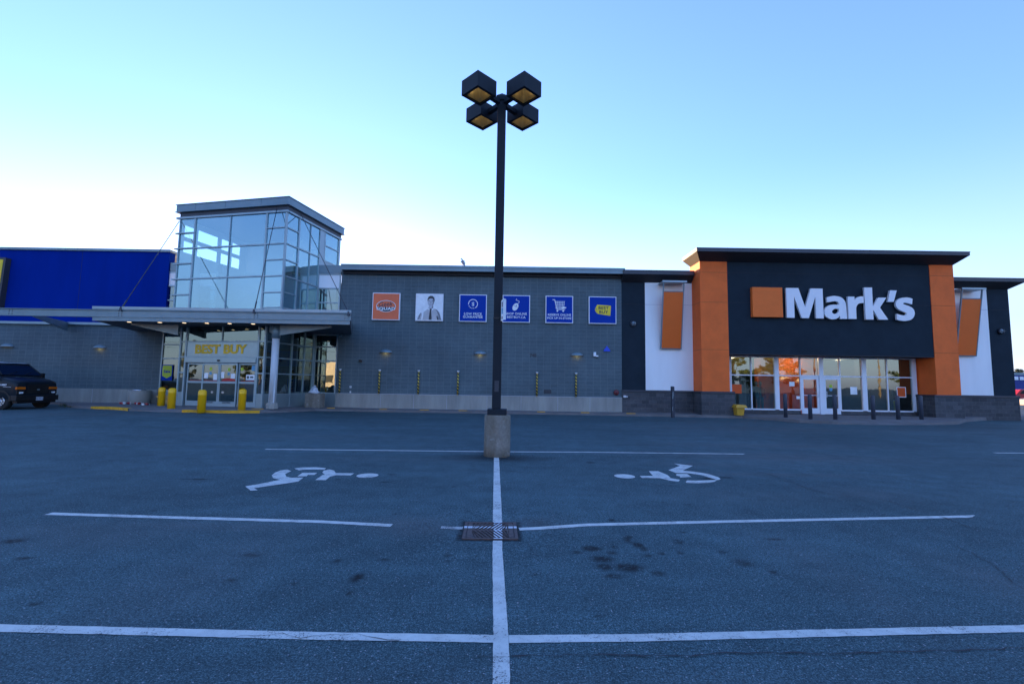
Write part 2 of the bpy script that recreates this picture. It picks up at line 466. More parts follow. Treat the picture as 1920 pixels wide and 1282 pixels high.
# ------------------------------------------------------------------ ground
def build_ground():
    xs = list(np.arange(-5.2, 6.2, .035)) + list(np.arange(6.2, 32, .4)) + [-5.2 - i * .4 for i in range(1, 75)] + [35, 45, 60, 90, 150, 300, 700, 2500, -36, -42, -60, -90, -150, -300, -700, -2500]
    ys = list(np.arange(2.2, 10.6, .035)) + list(np.arange(10.6, 30, .3)) + [2.2 - i * .3 for i in range(1, 12)] + [-3, -8, -20, -50, -100, -300, -900, -2500, 32, 36, 45, 60, 90, 150, 300, 900, 2500]
    xs, ys = np.array(sorted(xs)), np.array(sorted(ys))
    X, Y = np.meshgrid(xs, ys)
    tx = np.interp(X, [-60, -21, -16.9, -13.5, -11, -8], [.1, .12, .2, .2, .12, 0])
    t = np.clip((Y - 11) / 8.5, 0, 1); t = t * t * (3 - 2 * t)
    Z = tx * t - .015 * np.exp(-((X + .2) ** 2 + (Y - 5.45) ** 2) / .5)
    dark = np.zeros_like(X); pale = np.zeros_like(X)
    rs = np.random.RandomState(3)
    stains = [(.837, 4.919, .09, .07), (.673, 4.811, .05, .04), (1.085, 4.971, .04, .04), (1.025, 4.805, .05, .05), (1.342, 5.044, .05, .09), (1.27, 5.2, .03, .1), (1.315, 5.29, .03, .05), (1.367, 4.93, .04, .06),
              (1.804, 5.161, .05, .07), (1.354, 4.747, .04, .04), (2.21, 4.591, .08, .09), (1.094, 4.434, .12, .09), (.877, 4.443, .07, .08), (1.325, 4.313, .06, .06), (.229, 4.236, .03, .03), (.229, 4.856, .03, .03),
              (2.377, 4.378, .03, .05), (.892, 4.634, .1, .08), (1.704, 4.834, .03, .04), (.91, 4.236, .07, .05), (1.714, 10.178, .08, .12), (1.257, 5.931, .04, .05), (1.509, 4.805, .03, .03), (3.583, 8.6, .17, .12), (3.931, 8.761, .12, .08),
              (-.582, 4.675, .04, .04), (-.562, 4.526, .03, .03), (-1.271, 4.12, .05, .08), (-1.24, 3.833, .03, .03), (-1.573, 4.484, .03, .04), (-2.419, 4.596, .09, .05), (-2.283, 4.028, .05, .03), (-3.435, 3.572, .04, .03),
              (-4.956, 4.868, .1, .06), (-1.158, 4.534, .05, .03), (-1.737, 3.986, .03, .03), (-4.398, 4.43, .07, .03), (-2.1, 8.55, .09, .05), (-5.1, 7.9, .12, .05), (-2.05, 7.9, .09, .05), (2.9, 5.3, .1, .03)]
    for _ in range(26):
        stains.append((rs.uniform(-5, 6), rs.uniform(2.9, 10), rs.uniform(.015, .05), rs.uniform(.012, .035)))
    for (x, y, a, b) in stains:
        n = rs.uniform(.6, .95)
        dark = np.maximum(dark, n * np.clip(1.7 - np.sqrt(((X - x) / a) ** 2 + ((Y - y) / b) ** 2) * 1.15, 0, 1) * .95)
    # run-off dirt by the lamp base, ring round the drain
    d = np.sqrt(((X + .31) / 1.1) ** 2 + ((Y - 10.6) / .5) ** 2)
    dark = np.maximum(dark, .75 * np.clip(1.35 - d, 0, 1))
    d = np.maximum(np.abs(X + .21), np.abs(Y - 5.47))
    dark = np.maximum(dark, .8 * ((d > .27) & (d < .345)))
    dark = np.maximum(dark, .4 * np.exp(-((X - .33) / .12) ** 2 - ((Y - 5.78) / .16) ** 2))
    # pale dusty streaks
    for (x, y, a, b, n) in [(-1.1, 5.6, .5, .35, .55), (-3.4, 5.45, 1.4, .22, .4), (-4.4, 5.2, 1.2, .4, .3), (6.6, 11.3, 2.6, .7, .5), (4.3, 10.2, 1.4, .35, .3), (5.6, 7.6, .8, .5, .3), (.35, 5.75, .4, .25, .35), (4.3, 4.1, .4, .7, .35), (-4.2, 4.9, .9, .3, .25), (0.5, 2.6, 2.5, .3, .3), (-14, 18.6, 5, .7, .3), (12, 19, 7, 1, .25), (-2.6, 4.2, .5, 1.6, .22), (2.9, 4.6, .35, 1.7, .2), (5.1, 9.1, 1.8, .18, .4), (7.6, 13.5, 3, .5, .35), (-7, 14, 3, .6, .25), (3.5, 7.3, 1.3, .5, .2), (-3, 10.2, 2, .3, .2)]:
        pale = np.maximum(pale, n * np.exp(-((X - x) / a) ** 2 - ((Y - y) / b) ** 2))
    ny, nx = X.shape
    me = bpy.data.meshes.new('parking_lot')
    co = np.stack([X, Y, Z], -1).reshape(-1, 3)
    me.vertices.add(nx * ny); me.vertices.foreach_set('co', co.ravel())
    i = np.arange(ny - 1)[:, None] * nx + np.arange(nx - 1)[None, :]
    q = np.stack([i, i + 1, i + nx + 1, i + nx], -1).reshape(-1)
    nf = len(q) // 4
    me.loops.add(len(q)); me.polygons.add(nf)
    me.loops.foreach_set('vertex_index', q)
    me.polygons.foreach_set('loop_start', np.arange(nf) * 4)
    me.update()
    ca = me.color_attributes.new('wear', 'FLOAT_COLOR', 'POINT')
    col = np.stack([dark, pale, np.zeros_like(dark), np.ones_like(dark)], -1).ravel()
    ca.data.foreach_set('color', col)
    me.materials.append(M['asphalt'])
    o = bpy.data.objects.new('parking_lot', me); S.collection.objects.link(o)
    tag(o, 'dark worn asphalt parking lot with small oily stains', 'parking lot', kind='structure')
build_ground()

def ribbon(mb, pts, w, z=.004, m=0, jit=.0, step=.12, cut=0.0):
    P = []
    for (a, b) in zip(pts[:-1], pts[1:]):
        n = max(1, int(math.dist(a, b) / step))
        for i in range(n): P.append((a[0] + (b[0] - a[0]) * i / n, a[1] + (b[1] - a[1]) * i / n))
    P.append(pts[-1])
    L = []
    for i, p in enumerate(P):
        a, b = P[max(0, i - 1)], P[min(len(P) - 1, i + 1)]
        d = Vector((b[0] - a[0], b[1] - a[1])).normalized(); n = Vector((-d.y, d.x))
        for sg in (-1, 1):
            q = Vector(p) + n * sg * (w / 2 + random.uniform(-jit, jit)) + (d * sg * cut if i == len(P) - 1 else Vector((0, 0)))
            L.append((q.x, q.y, gz(q.x, q.y) + z))
    mb.add(L, [(2 * i, 2 * i + 1, 2 * i + 3, 2 * i + 2) for i in range(len(P) - 1)], m)

def line(pts, w, label, worn=False, cut=0):
    mb = MB(); ribbon(mb, pts, w, jit=.0025, step=.06, cut=cut)
    tag(mb.build('parking_line', 'line_worn' if worn else 'line'), label, 'parking line', 'painted parking lines', 'structure')
line([(-5.8, 11.33), (-3.27, 11.43), (-.3, 11.52), (1.87, 11.68), (5.76, 11.78)], .105, 'thin white line crossing behind the concrete lamp base', cut=.06)
mb = MB()
ribbon(mb, [(-5.54, 5.82), (-4.14, 5.75), (-2.21, 5.67), (-1.35, 5.57)], .10, jit=.003, step=.06)
ribbon(mb, [(-.78, 5.545), (-.53, 5.55)], .085, jit=.008, step=.04, m=1)
tag(mb.build('parking_line', ['line', 'line_worn']), 'white stall line running left from the drain with a worn gap', 'parking line', 'painted parking lines', 'structure')
line([(.115, 5.545), (.37, 5.58), (.91, 5.71), (2.93, 5.97), (6.1, 6.35)], .10, 'white stall line running right from the drain', cut=.09)
line([(-6.2, 3.36), (-3.3, 3.235), (-2.26, 3.22), (-1.21, 3.2), (-.09, 3.2)], .092, 'nearest white stall line on the left, cracked near its end')
line([(.01, 3.2), (.87, 3.24), (2.2, 3.34), (3.61, 3.44), (6.4, 3.7)], .092, 'nearest white stall line on the right')
line([(-.305, 10.62), (-.14, 5.80)], .112, 'white centre line running from the concrete lamp base to the drain')
line([(-.12, 5.14), (-.11, 4.77), (-.042, 3.21), (-.03, 2.74), (0.0, .9)], .098, 'white centre line running from the drain towards the viewer')
line([(12.9, 12.72), (18.4, 13.2)], .11, 'white stall line far to the right, cut off by the photo edge')

mb = MB()
def gpoly(mb, P, z=.005, m=0): mb.quad([(x, y, gz(x, y) + z) for x, y in P], m)
gpoly(mb, [(-2.49 + .185 * math.cos(t * .3142), 8.405 + .195 * math.sin(t * .3142)) for t in range(20)])
for P in ([(-4.023, 8.949), (-3.932, 9.071), (-3.683, 9.109), (-3.466, 9.046), (-3.436, 8.873), (-3.649, 8.886), (-3.795, 8.858), (-3.858, 8.775)],
          [(-4.098, 8.832), (-3.96, 8.69), (-3.942, 8.428), (-3.818, 8.204), (-3.695, 8.121), (-3.497, 8.149), (-3.443, 7.825), (-3.642, 7.586), (-3.882, 7.316), (-3.754, 7.179), (-3.838, 7.143), (-4.075, 7.421), (-3.912, 7.682), (-3.793, 7.946), (-3.966, 8.06), (-4.102, 8.276), (-4.173, 8.524), (-4.178, 8.732)],
          [(-3.695, 8.549), (-3.444, 8.584), (-3.412, 8.387), (-3.522, 8.378), (-3.491, 8.257), (-3.646, 8.244)],
          [(-3.223, 7.965), (-3.269, 8.37), (-3.238, 8.415), (-3.363, 8.606), (-3.412, 8.797), (-3.356, 8.911), (-3.238, 8.827), (-3.107, 8.568), (-2.781, 8.581), (-2.78, 8.382), (-3.032, 8.389), (-3.092, 8.261), (-3.05, 7.965)]): gpoly(mb, P)
tag(mb.build('wheelchair_symbol', 'line'), 'white wheelchair symbol painted in the left stall, head to the right', 'painted symbol', 'wheelchair symbols on the asphalt', 'structure')
mb = MB()
gpoly(mb, [(2.08 + .185 * math.cos(t * .3142), 8.71 + .20 * math.sin(t * .3142)) for t in range(20)])
for P in ([(3.478, 10.185), (3.798, 9.949), (3.366, 9.356), (3.563, 9.275), (3.742, 9.055), (3.799, 8.751), (3.766, 8.581), (3.68, 8.479), (3.63, 8.653), (3.57, 8.921), (3.378, 9.102), (3.146, 9.114), (3.108, 9.4), (3.524, 9.925)],
          [(3.122, 9.005), (3.333, 9.022), (3.304, 8.74), (3.068, 8.665), (3.116, 8.782), (3.063, 8.836)],
          [(3.037, 8.3), (3.105, 8.409), (3.282, 8.409), (3.524, 8.468), (3.678, 8.506), (3.551, 8.338), (3.401, 8.238), (3.193, 8.185), (3.017, 8.209)],
          [(2.367, 8.752), (2.619, 8.786), (2.676, 9.249), (2.867, 9.265), (2.916, 8.868), (2.881, 8.594), (2.997, 8.467), (2.917, 8.304), (2.793, 8.372), (2.682, 8.579), (2.359, 8.567)]): gpoly(mb, P)
tag(mb.build('wheelchair_symbol', 'line'), 'white wheelchair symbol painted in the right stall, head to the left', 'painted symbol', 'wheelchair symbols on the asphalt', 'structure')

# cracks in the asphalt
def crack(pts, w, label, z=.007, branch=True):
    mb = MB()
    P = [pts[0]]
    for a, b in zip(pts[:-1], pts[1:]):
        n = max(2, int(math.dist(a, b) / .06))
        for i in range(1, n + 1):
            P.append((a[0] + (b[0] - a[0]) * i / n + random.uniform(-.014, .014), a[1] + (b[1] - a[1]) * i / n + random.uniform(-.012, .012)))
    L = []
    for i, p in enumerate(P):
        a, b = P[max(0, i - 1)], P[min(len(P) - 1, i + 1)]
        d = Vector((b[0] - a[0], b[1] - a[1])).normalized(); n = Vector((-d.y, d.x))
        ww = w * random.uniform(.15, 1)
        for sg in (-1, 1):
            q = Vector(p) + n * sg * ww / 2; L.append((q.x, q.y, gz(q.x, q.y) + z))
    mb.add(L, [(2 * i, 2 * i + 1, 2 * i + 3, 2 * i + 2) for i in range(len(P) - 1)])
    tag(mb.build('asphalt_crack', 'joint'), label, 'crack', 'cracks in the asphalt', 'structure')
crack([(.03, 3.004), (.225, 3.015), (.519, 3.029), (.763, 3.03), (1.04, 3.029), (1.351, 3.069), (1.69, 3.084), (2.109, 3.089), (2.378, 3.114), (2.734, 3.136), (3.106, 3.17), (3.5, 3.2)], .014, 'long dark crack just in front of the nearest stall line on the right')
crack([(-1.768, 3.161), (-1.716, 3.176), (-1.624, 3.194), (-1.479, 3.215), (-1.322, 3.174), (-1.212, 3.2), (-1.063, 3.217), (-.98, 3.23), (-.847, 3.188), (-.683, 3.152)], .006, 'fine crack wandering across the nearest left stall line')
crack([(-.50, 3.01), (-.325, 3.0), (-.197, 3.009), (-.083, 3.001), (.022, 2.993)], .006, 'fine crack crossing the near end of the centre line')
crack([(4.814, 9.636), (4.942, 9.101), (4.937, 8.422), (4.892, 7.89), (5.033, 7.483), (5.526, 7.276), (5.608, 7.013), (5.564, 6.606), (5.64, 6.286), (5.566, 5.866)], .020, 'thin crack crossing the far end of the right stall line')
crack([(-5.6, 7.3), (-4.9, 7.05), (-4.2, 7.12), (-3.5, 6.8), (-2.9, 6.72), (-2.2, 6.4)], .007, 'hairline crack in the left wheelchair stall')
crack([(5.2, 10.6), (6.1, 10.3), (7.2, 10.45), (8.3, 9.9), (9.4, 9.2), (10.2, 9.0)], .018, 'thin crack far to the right beyond the wheelchair stall')
crack([(4.735, 5.122), (4.71, 4.904), (4.616, 4.663), (4.503, 4.444), (4.353, 4.213), (4.307, 4.093)], .010, 'short crack near the right edge of the photo')

# ------------------------------------------------------------------ sidewalk
WZ = [(-60, .2), (-19, .22), (-17, .27), (-11.9, .27), (-9, .15), (6, .13), (11, .16), (24, .18), (30, .2)]
def walk():
    E = [(-60, 26.35), (-26, 26.3), (-23.9, 25.4), (-22.0, 23.6), (-20.8, 22.8), (-19.7, 22.3), (-18.3, 21.7), (-16.5, 20.5), (-14.9, 20.15), (-13.9, 20.1), (-12.4, 20.5), (-11.3, 21.4), (-10.6, 22.5), (-10, 24.3), (-8.5, 25.3), (-7.4, 25.45), (-2, 25.5), (4.1, 25.55), (9.7, 25.2), (12.2, 25.0), (13.1, 23.6), (13.75, 22.6), (14.8, 21.9), (16.5, 21.85), (18.5, 22.1), (20.98, 22.7), (21.9, 23.2), (23.7, 24.8), (26, 26.2), (28.4, 27.4), (31, 27.8)]
    mb = MB()
    rows = []
    for x, y in E:
        zt = lerp_table(WZ, x); g = gz(x, y)
        flush = 1 if (-16.4 < x < -14 or 14.8 < x < 20.9) else 0
        ze = g + .014 if flush else max(g + .10, zt - .03)
        yb = 30
        rows.append([(x, y - .02, g - .15), (x, y, ze), (x, min(y + 1.0, yb - .5) if y < 26 else y + .1, zt), (x, yb, zt)])
    vs = [p for r in rows for p in r]; n = 4
    mb.add(vs, [(i * n + j, (i + 1) * n + j, (i + 1) * n + j + 1, i * n + j + 1) for i in range(len(rows) - 1) for j in range(3)])
    tag(mb.build('sidewalk', 'walk'), 'grey concrete sidewalk along the shop fronts', 'sidewalk', kind='structure')
    # yellow painted kerbs
    for seg, lab in (([(-19.7, 22.3), (-18.3, 21.7), (-16.5, 20.5)], 'yellow painted kerb left of the entrance ramp'), ([(-13.9, 20.1), (-12.4, 20.5), (-11.3, 21.4)], 'yellow painted kerb right of the entrance ramp')):
        mb = MB()
        for (a, b) in zip(seg[:-1], seg[1:]):
            pa, pb = [], []
            for (x, y), L in ((a, pa), (b, pb)):
                zt = max(gz(x, y) + .10, lerp_table(WZ, x) - .03)
                L += [(x, y - .035, gz(x, y) - .05), (x, y - .03, zt + .008), (x, y + .20, zt + .012)]
            mb.quad([pa[0], pb[0], pb[1], pa[1]]); mb.quad([pa[1], pb[1], pb[2], pa[2]])
        tag(mb.build('kerb', 'yellow_curb'), lab, 'kerb', 'yellow kerbs by the entrance', 'structure')
    mb = MB()
    for (x0, y0), (x1, y1) in (((1.43, 25.7), (1.86, 25.75)), ((3.8, 25.7), (4.26, 25.72)), ((6.22, 25.5), (6.7, 25.5)), ((-7.1, 25.6), (-6.7, 25.62)), ((-4.93, 25.65), (-4.45, 25.68)), ((-2.83, 25.65), (-2.36, 25.68)), ((-12.1, 22.1), (-11.6, 22.2)), ((-9.73, 25.1), (-9.39, 25.2))):
        z = .145 if x0 > -9 else .20
        if x0 < -11: z = .28
        mb.hexa([(x0, y0, z - .05), (x1, y1, z - .05), (x1, y1 + .1, z - .05), (x0, y0 + .1, z - .05), (x0, y0, z), (x1, y1, z), (x1, y1 + .1, z), (x0, y0 + .1, z)])
    tag(mb.build('kerb_marking', 'yellow_curb'), 'row of small yellow paint ticks along the sidewalk edge', 'paint mark', kind='structure')
walk()

# ------------------------------------------------------------------ electronics store (left and centre)
A12 = R(12)
UX, VX = Vector((-math.cos(A12), math.sin(A12), 0)), Vector((math.sin(A12), math.cos(A12), 0))
O_T = Vector((-11.72, 23.7, 0))
T_T = Matrix(((UX.x, VX.x, 0, O_T.x), (UX.y, VX.y, 0, O_T.y), (0, 0, 1, 0), (0, 0, 0, 1)))
def tmb():
    m = MB(); m.T = T_T; return m

ST = empty('electronics_store', (-9.8, 26.5, 0), 'grey block electronics store with royal blue panel and angled glass entrance tower', 'store')
def wall_part(name, mat, boxes, bevel=0, parent=None):
    mb = MB()
    for b in boxes: mb.box(*b)
    return mb.build(name, mat, parent or ST, bevel=bevel)
wall_part('block_wall', 'block_grey', [(-9.8, 6.2, 26.5, 26.8, .05, 7.9)])
wall_part('block_wall', 'block_grey', [(-46, -19.75, 26.5, 26.8, .05, 4.58)])
mb = MB(); mb.box(-9.82, 6.2, 26.45, 26.5, 0, .93); mb.box(-9.82, 6.2, 26.44, 26.5, .93, .95, 1)
for x in (-7.3, -5.45, -3.6, -1.35, .55, 2.6, 4.4): mb.box(x, x + .014, 26.447, 26.45, .02, .93, 1)
mb.build('foundation', ['concrete', 'joint_w'], ST)
mb = MB(); mb.box(-46, -19.75, 26.45, 26.5, 0, .98)
for x in (-31.5, -28.4, -25.9, -23.4, -21.4): mb.box(x, x + .014, 26.447, 26.45, .02, .96, 1)
mb.build('foundation', ['concrete', 'joint_w'], ST)
mb = MB()
mb.box(-9.68, 6.28, 26.02, 26.52, 7.87, 8.06, 0); mb.box(-9.70, 6.30, 25.99, 26.6, 8.06, 8.19, 0); mb.box(-9.68, 6.28, 26.03, 26.5, 7.855, 7.87, 1); mb.box(-9.66, 6.24, 26.33, 26.5, 7.70, 7.855, 2)  # lowest box: dark strip standing in for the shadow under the overhang
for x in np.arange(-7.2, 6, 3.05): mb.box(x, x + .008, 25.987, 25.99, 8.06, 8.19, 1)
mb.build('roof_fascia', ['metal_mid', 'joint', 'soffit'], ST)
mb = MB(); mb.box(-46, -19.62, 26.36, 26.8, 4.69, 8.78)
for x in (-34.2, -29.4, -24.6): mb.box(x, x + .014, 26.357, 26.36, 4.7, 8.78, 1)
mb.build('blue_wall', ['blue', 'joint'], ST)
wall_part('parapet_cap', 'metal_mid', [(-46, -19.56, 26.28, 26.9, 8.78, 8.93)], .01)
wall_part('flashing', 'metal_light', [(-46, -19.62, 26.34, 26.5, 4.55, 4.69)])
wall_part('parapet_return', 'cream', [(-20.35, -20.02, 27.3, 29, 7.6, 9.08)])
# body of the building behind the fronts
mb = MB()
mb.box(-46, -19.75, 26.8, 58, 7.6, 7.75); mb.box(-19.75, -9.8, 29.2, 58, 7.6, 7.75); mb.box(-9.8, 6.2, 26.8, 58, 7.6, 7.75)
mb.box(-46, 6.2, 58, 58.3, 0, 7.75); mb.box(-46.3, -46, 26.5, 58.3, 0, 7.75); mb.box(5.9, 6.2, 26.8, 58, 0, 7.6)
mb.box(-46, -20.0, 26.8, 27.0, 0, 7.6); mb.box(-9.8, -9.6, 26.8, 34, 0, 7.6); mb.box(-20.2, -20.0, 26.8, 34, 0, 7.6)
mb.build('building_shell', 'interior', ST)
# shop interior seen through the doors
mb = MB()
mb.box(-20, -9.8, 34, 34.2, 0, 5, 1); mb.quad([(-20, 26.6, .262), (-9.8, 26.6, .262), (-9.8, 34, .262), (-20, 34, .262)], 2); mb.quad([tuple(T_T @ Vector(p)) for p in ((.06, -.9, .285), (4.9, -.9, .285), (4.9, 1.65, .285), (.06, 2.75, .285))], 2); mb.box(-20, -9.8, 26.7, 34, 4.45, 4.5, 1)
for i in range(6):
    x = -18.8 + i * 1.6
    mb.box(x, x + 1.1, 29.5 + (i % 3), 30.1 + (i % 3), .27, 1.7, 3 if i % 2 else 1)
mb.box(-18, -11, 33.6, 33.9, 2.6, 3.7, 3)
mb.build('shop_interior', ['interior', 'interior_dark', 'interior_floor', 'blue_sign'], ST)

# ---- upper tower
LV = [4.9, 5.3, 6.09, 6.94, 7.79, 8.63, 9.48, 10.33]
mb = tmb()
def tf(mb, a0, a1, z0, z1, side, m=0, d=.05, t=.07, base=0.0):
    # bar on a tower face: side 'f' runs along local x at y=base, side 'r' runs along local y at x=base
    if side == 'f': mb.box(a0, a1, base - d, base + t, z0, z1, m)
    else: mb.box(base - d, base + t, a0, a1, z0, z1, m)
for x, w in ((.04, .045), (1.19, .045), (3.4, .02), (5.65, .045), (6.63, .03)): tf(mb, x - w, x + w, 4.9, 10.33, 'f')
for z in (6.95, 8.62): tf(mb, 1.235, 5.605, z - .035, z + .035, 'f', d=.06)
for z in LV[1:-1]:
    tf(mb, .085, 1.145, z - .03, z + .03, 'f', d=.06)
    tf(mb, 5.695, 6.86, z - .03, z + .03, 'f', d=.09)
tf(mb, -.06, 6.86, 10.28, 10.38, 'f', d=.09)
for y, w in ((.96, .045), (1.94, .02), (2.80, .04)): tf(mb, y - w, y + w, 4.9, 10.27, 'r')
for z in LV[1:-1]: tf(mb, .09, .915, z - .03, z + .03, 'r', d=.06)
for z in (6.93, 8.65): tf(mb, 1.005, 2.76, z - .035, z + .035, 'r', d=.06)
tf(mb, .08, 4.9, 10.28, 10.375, 'r', d=.09)
for y in (3.26, 4.68): tf(mb, y - .035, y + .035, 8.55, 10.27, 'r')
for z in (8.58, 9.49): tf(mb, 3.295, 4.645, z - .03, z + .03, 'r')
TW = mb.build('tower_frame', 'mullion', ST)
def face_out(o):      # glass normals look out of the building
    n = o.data.polygons[0].normal
    if n.y > 0 or (abs(n.y) < .4 and n.x < 0): o.data.flip_normals()
    return o
def pane(pts, mat='glass_tower', T=T_T, parent=None):
    m = MB(); m.T = T; m.quad(pts); return face_out(m.build('glass_pane', mat, parent))
def fpane(x0, x1, z0, z1, y=0.0, parent=TW, mat='glass_tower'): return pane([(x0, y, z0), (x1, y, z0), (x1, y, z1), (x0, y, z1)], mat, T_T, parent)
def rpane(y0, y1, z0, z1, x=0.0, parent=TW, mat='glass_tower'): return pane([(x, y0, z0), (x, y1, z0), (x, y1, z1), (x, y0, z1)], mat, T_T, parent)
BG = [4.9, 6.95, 8.62, 10.3]
for z0, z1 in zip(BG[:-1], BG[1:]):
    fpane(1.19, 3.4, z0, z1); fpane(3.4, 5.65, z0, z1); rpane(.96, 1.94, z0, z1); rpane(1.94, 2.8, z0, z1)
for z0, z1 in zip(LV[:-1], LV[1:]):
    fpane(.04, 1.19, z0, z1); fpane(5.65, 6.63, z0, z1); rpane(.04, .96, z0, z1)
rpane(3.26, 4.68, 8.58, 9.49); rpane(3.26, 4.68, 9.49, 10.3)
# post, walls and roof of the tower
mb = tmb()
mb.box(-.04, .12, 2.84, 3.22, 4.9, 10.28, 0)
mb.box(-.03, .1, 3.22, 4.85, 7.75, 8.55, 0)
mb.box(-.03, .1, 4.715, 4.85, 7.75, 10.28, 0)
mb.build('tower_post', 'metal_light', ST)
mb = tmb()
xw0, xw1 = 6.6, 6.67
yo = [(.25, .9), (1.12, 2.52), (2.77, 3.4), (3.58, 4.25)]
mb.box(xw0, xw1, .1, 4.85, 4.9, 8.54); mb.box(xw0, xw1, .1, 4.85, 10.05, 10.6)
mb.box(xw0, xw1, .1, 4.85, 9.17, 9.4)
ed = [.1] + [v for p in yo for v in p] + [4.85]
for a, b in zip(ed[::2], ed[1::2]):
    for z0, z1 in ((8.54, 9.17), (9.4, 10.05)): mb.box(xw0, xw1, a, b, z0, z1)
mb.box(0.12, 6.6, 4.75, 4.85, 4.9, 10.6)
mb.box(0.1, 6.6, 0.1, 4.75, 4.88, 4.9)
mb.box(0.1, 6.6, 2.95, 4.75, 4.9, 7.7)
mb.build('tower_inner_wall', 'tower_in', ST)
mb = tmb()
for x in (.9, 2.0, 3.1): mb.box(x - .03, x + .03, 4.70, 4.75, 8.0, 9.7)
for z in (8.0, 8.9, 9.7): mb.box(.87, 3.13, 4.69, 4.75, z - .03, z + .03)
mb.build('inner_window_frame', 'mullion', ST)
mb = tmb()
mb.box(-.02, 6.68, -.02, 4.9, 10.38, 10.66, 1)
mb.box(-.14, 6.83, -.14, 5.0, 10.66, 11.04, 0)
mb.box(-.18, 6.87, -.18, 5.04, 11.04, 11.07, 0); mb.box(-.17, 6.9, -.17, 5.05, 10.64, 10.67, 0)
for x in (1.5, 3.7, 5.6): mb.box(x, x + .012, -.142, -.14, 10.67, 11.04, 2)
mb.build('tower_roof', ['metal_mid', 'metal_dark', 'joint'], ST)

# ---- curtain wall strips beside the tower, in the main wall plane
def strip(x0, x1, xm):
    mb = MB(); y0, y1 = 26.44, 26.54
    for x in xm: mb.box(x - .035, x + .035, y0, y1, .9, 7.7)
    for z in (.93, 2.73, 3.52, 4.20, 6.04, 6.86, 7.67):
        for a, b in zip(xm[:-1], xm[1:]): mb.box(a + .035, b - .035, y0, y1, z - .035, z + .035)
    fr = mb.build('curtain_frame', 'mullion', ST)
    for a, b in zip(xm[:-1], xm[1:]):
        for z0, z1 in ((.93, 2.73), (2.73, 3.52), (3.52, 4.2), (4.9, 6.04), (6.04, 6.86)):
            m = MB(); m.quad([(a, 26.5, z0), (b, 26.5, z0), (b, 26.5, z1), (a, 26.5, z1)]); face_out(m.build('glass_pane', 'glass_low', fr))
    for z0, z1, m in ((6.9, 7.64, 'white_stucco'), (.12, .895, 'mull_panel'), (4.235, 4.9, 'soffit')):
        wall_part('infill_panel', m, [(x0, x1, 26.475, 26.53, z0, z1)])
    wall_part('parapet_band', 'metal_mid', [(x0 + (.14 if x0 < -15 else -.02), x1 + .02, 26.42, 26.9, 7.72, 8.2)])
strip(-11.15, -9.83, (-11.1, -9.86))
strip(-19.72, -16.9, (-19.68, -18.3, -16.9))

# ---- lower vestibule
VY = -.97
mb = tmb()
LL = (.92, 1.93, 2.71, 3.48)
for x, w in ((.03, .04), (.40, .045), (4.60, .045), (4.95, .04)): tf(mb, x - w, x + w, .28, 4.22, 'f', base=VY)
for a, b in ((.07, .355), (4.645, 4.91)):
    for z in LL: tf(mb, a, b, z - .03, z + .03, 'f', base=VY)
for z in (2.71, 3.48): tf(mb, .445, 4.555, z - .03, z + .03, 'f', base=VY)
tf(mb, 2.48, 2.52, 3.51, 4.22, 'f', base=VY)
for y in (.92, 1.94, 2.72): tf(mb, y - .03, y + .03, .2, 4.22, 'r')
ys = [VY + .07, .89, 1.91, 2.69]
for i, (a, b) in enumerate(zip(ys[:-1], ys[1:])):
    for z in LL: tf(mb, a + (.06 if i else 0), b, z - .03, z + .03, 'r')
VF = mb.build('vestibule_frame', 'mullion', ST)
V = dict(parent=VF, mat='glass_low')
for a, b in ((.03, .4), (4.6, 4.95)):
    for z0, z1 in zip((.92,) + LL[1:], LL[1:] + (4.22,)): fpane(a, b, z0, z1, VY, **V)
fpane(.4, 2.5, 3.48, 4.22, VY, **V); fpane(2.5, 4.6, 3.48, 4.22, VY, **V)
for a, b in ((VY, .92), (.92, 1.94), (1.94, 2.72)):
    for z0, z1 in zip(LL, LL[1:] + (4.22,)): rpane(a, b, z0, z1, 0.0, **V)
for bb in ((-.035, .03, VY + .0, .889, .05, .89), (-.035, .03, .951, 1.909, .05, .89), (-.035, .03, 1.971, 2.72, .05, .89), (.07, .355, VY - .035, VY + .03, .2, .89), (4.645, 4.91, VY - .035, VY + .03, .2, .89), (4.92, 4.99, VY + .07, 1.7, .2, 4.22)):
    mb = tmb(); mb.box(*bb, 0); mb.build('infill_panel', 'mull_panel', ST)
mb = tmb(); mb.box(.45, 4.55, VY - .02, VY + .05, 2.745, 3.445)
SP = mb.build('entrance_sign_panel', 'mull_panel', ST)
mb = MB()
c = O_T + UX * 2.58 + VX * (VY - .03)
text(mb, 'BEST BUY', .60, face_T(c.x, c.y, 3.08, -A12), 0, bold=.026, extrude=.006, sx=1.16)
mb.build('entrance_lettering', 'yellow_text', SP)
mb = tmb(); mb.box(.45, 4.56, VY - .09, VY + .08, 2.44, 2.675, 0); mb.box(2.5, 2.62, VY - .13, VY - .09, 2.49, 2.58, 1); mb.box(.45, 4.56, VY - .085, VY + .08, 2.42, 2.44, 1)
mb.build('door_header', ['mull_panel', 'black'], ST)
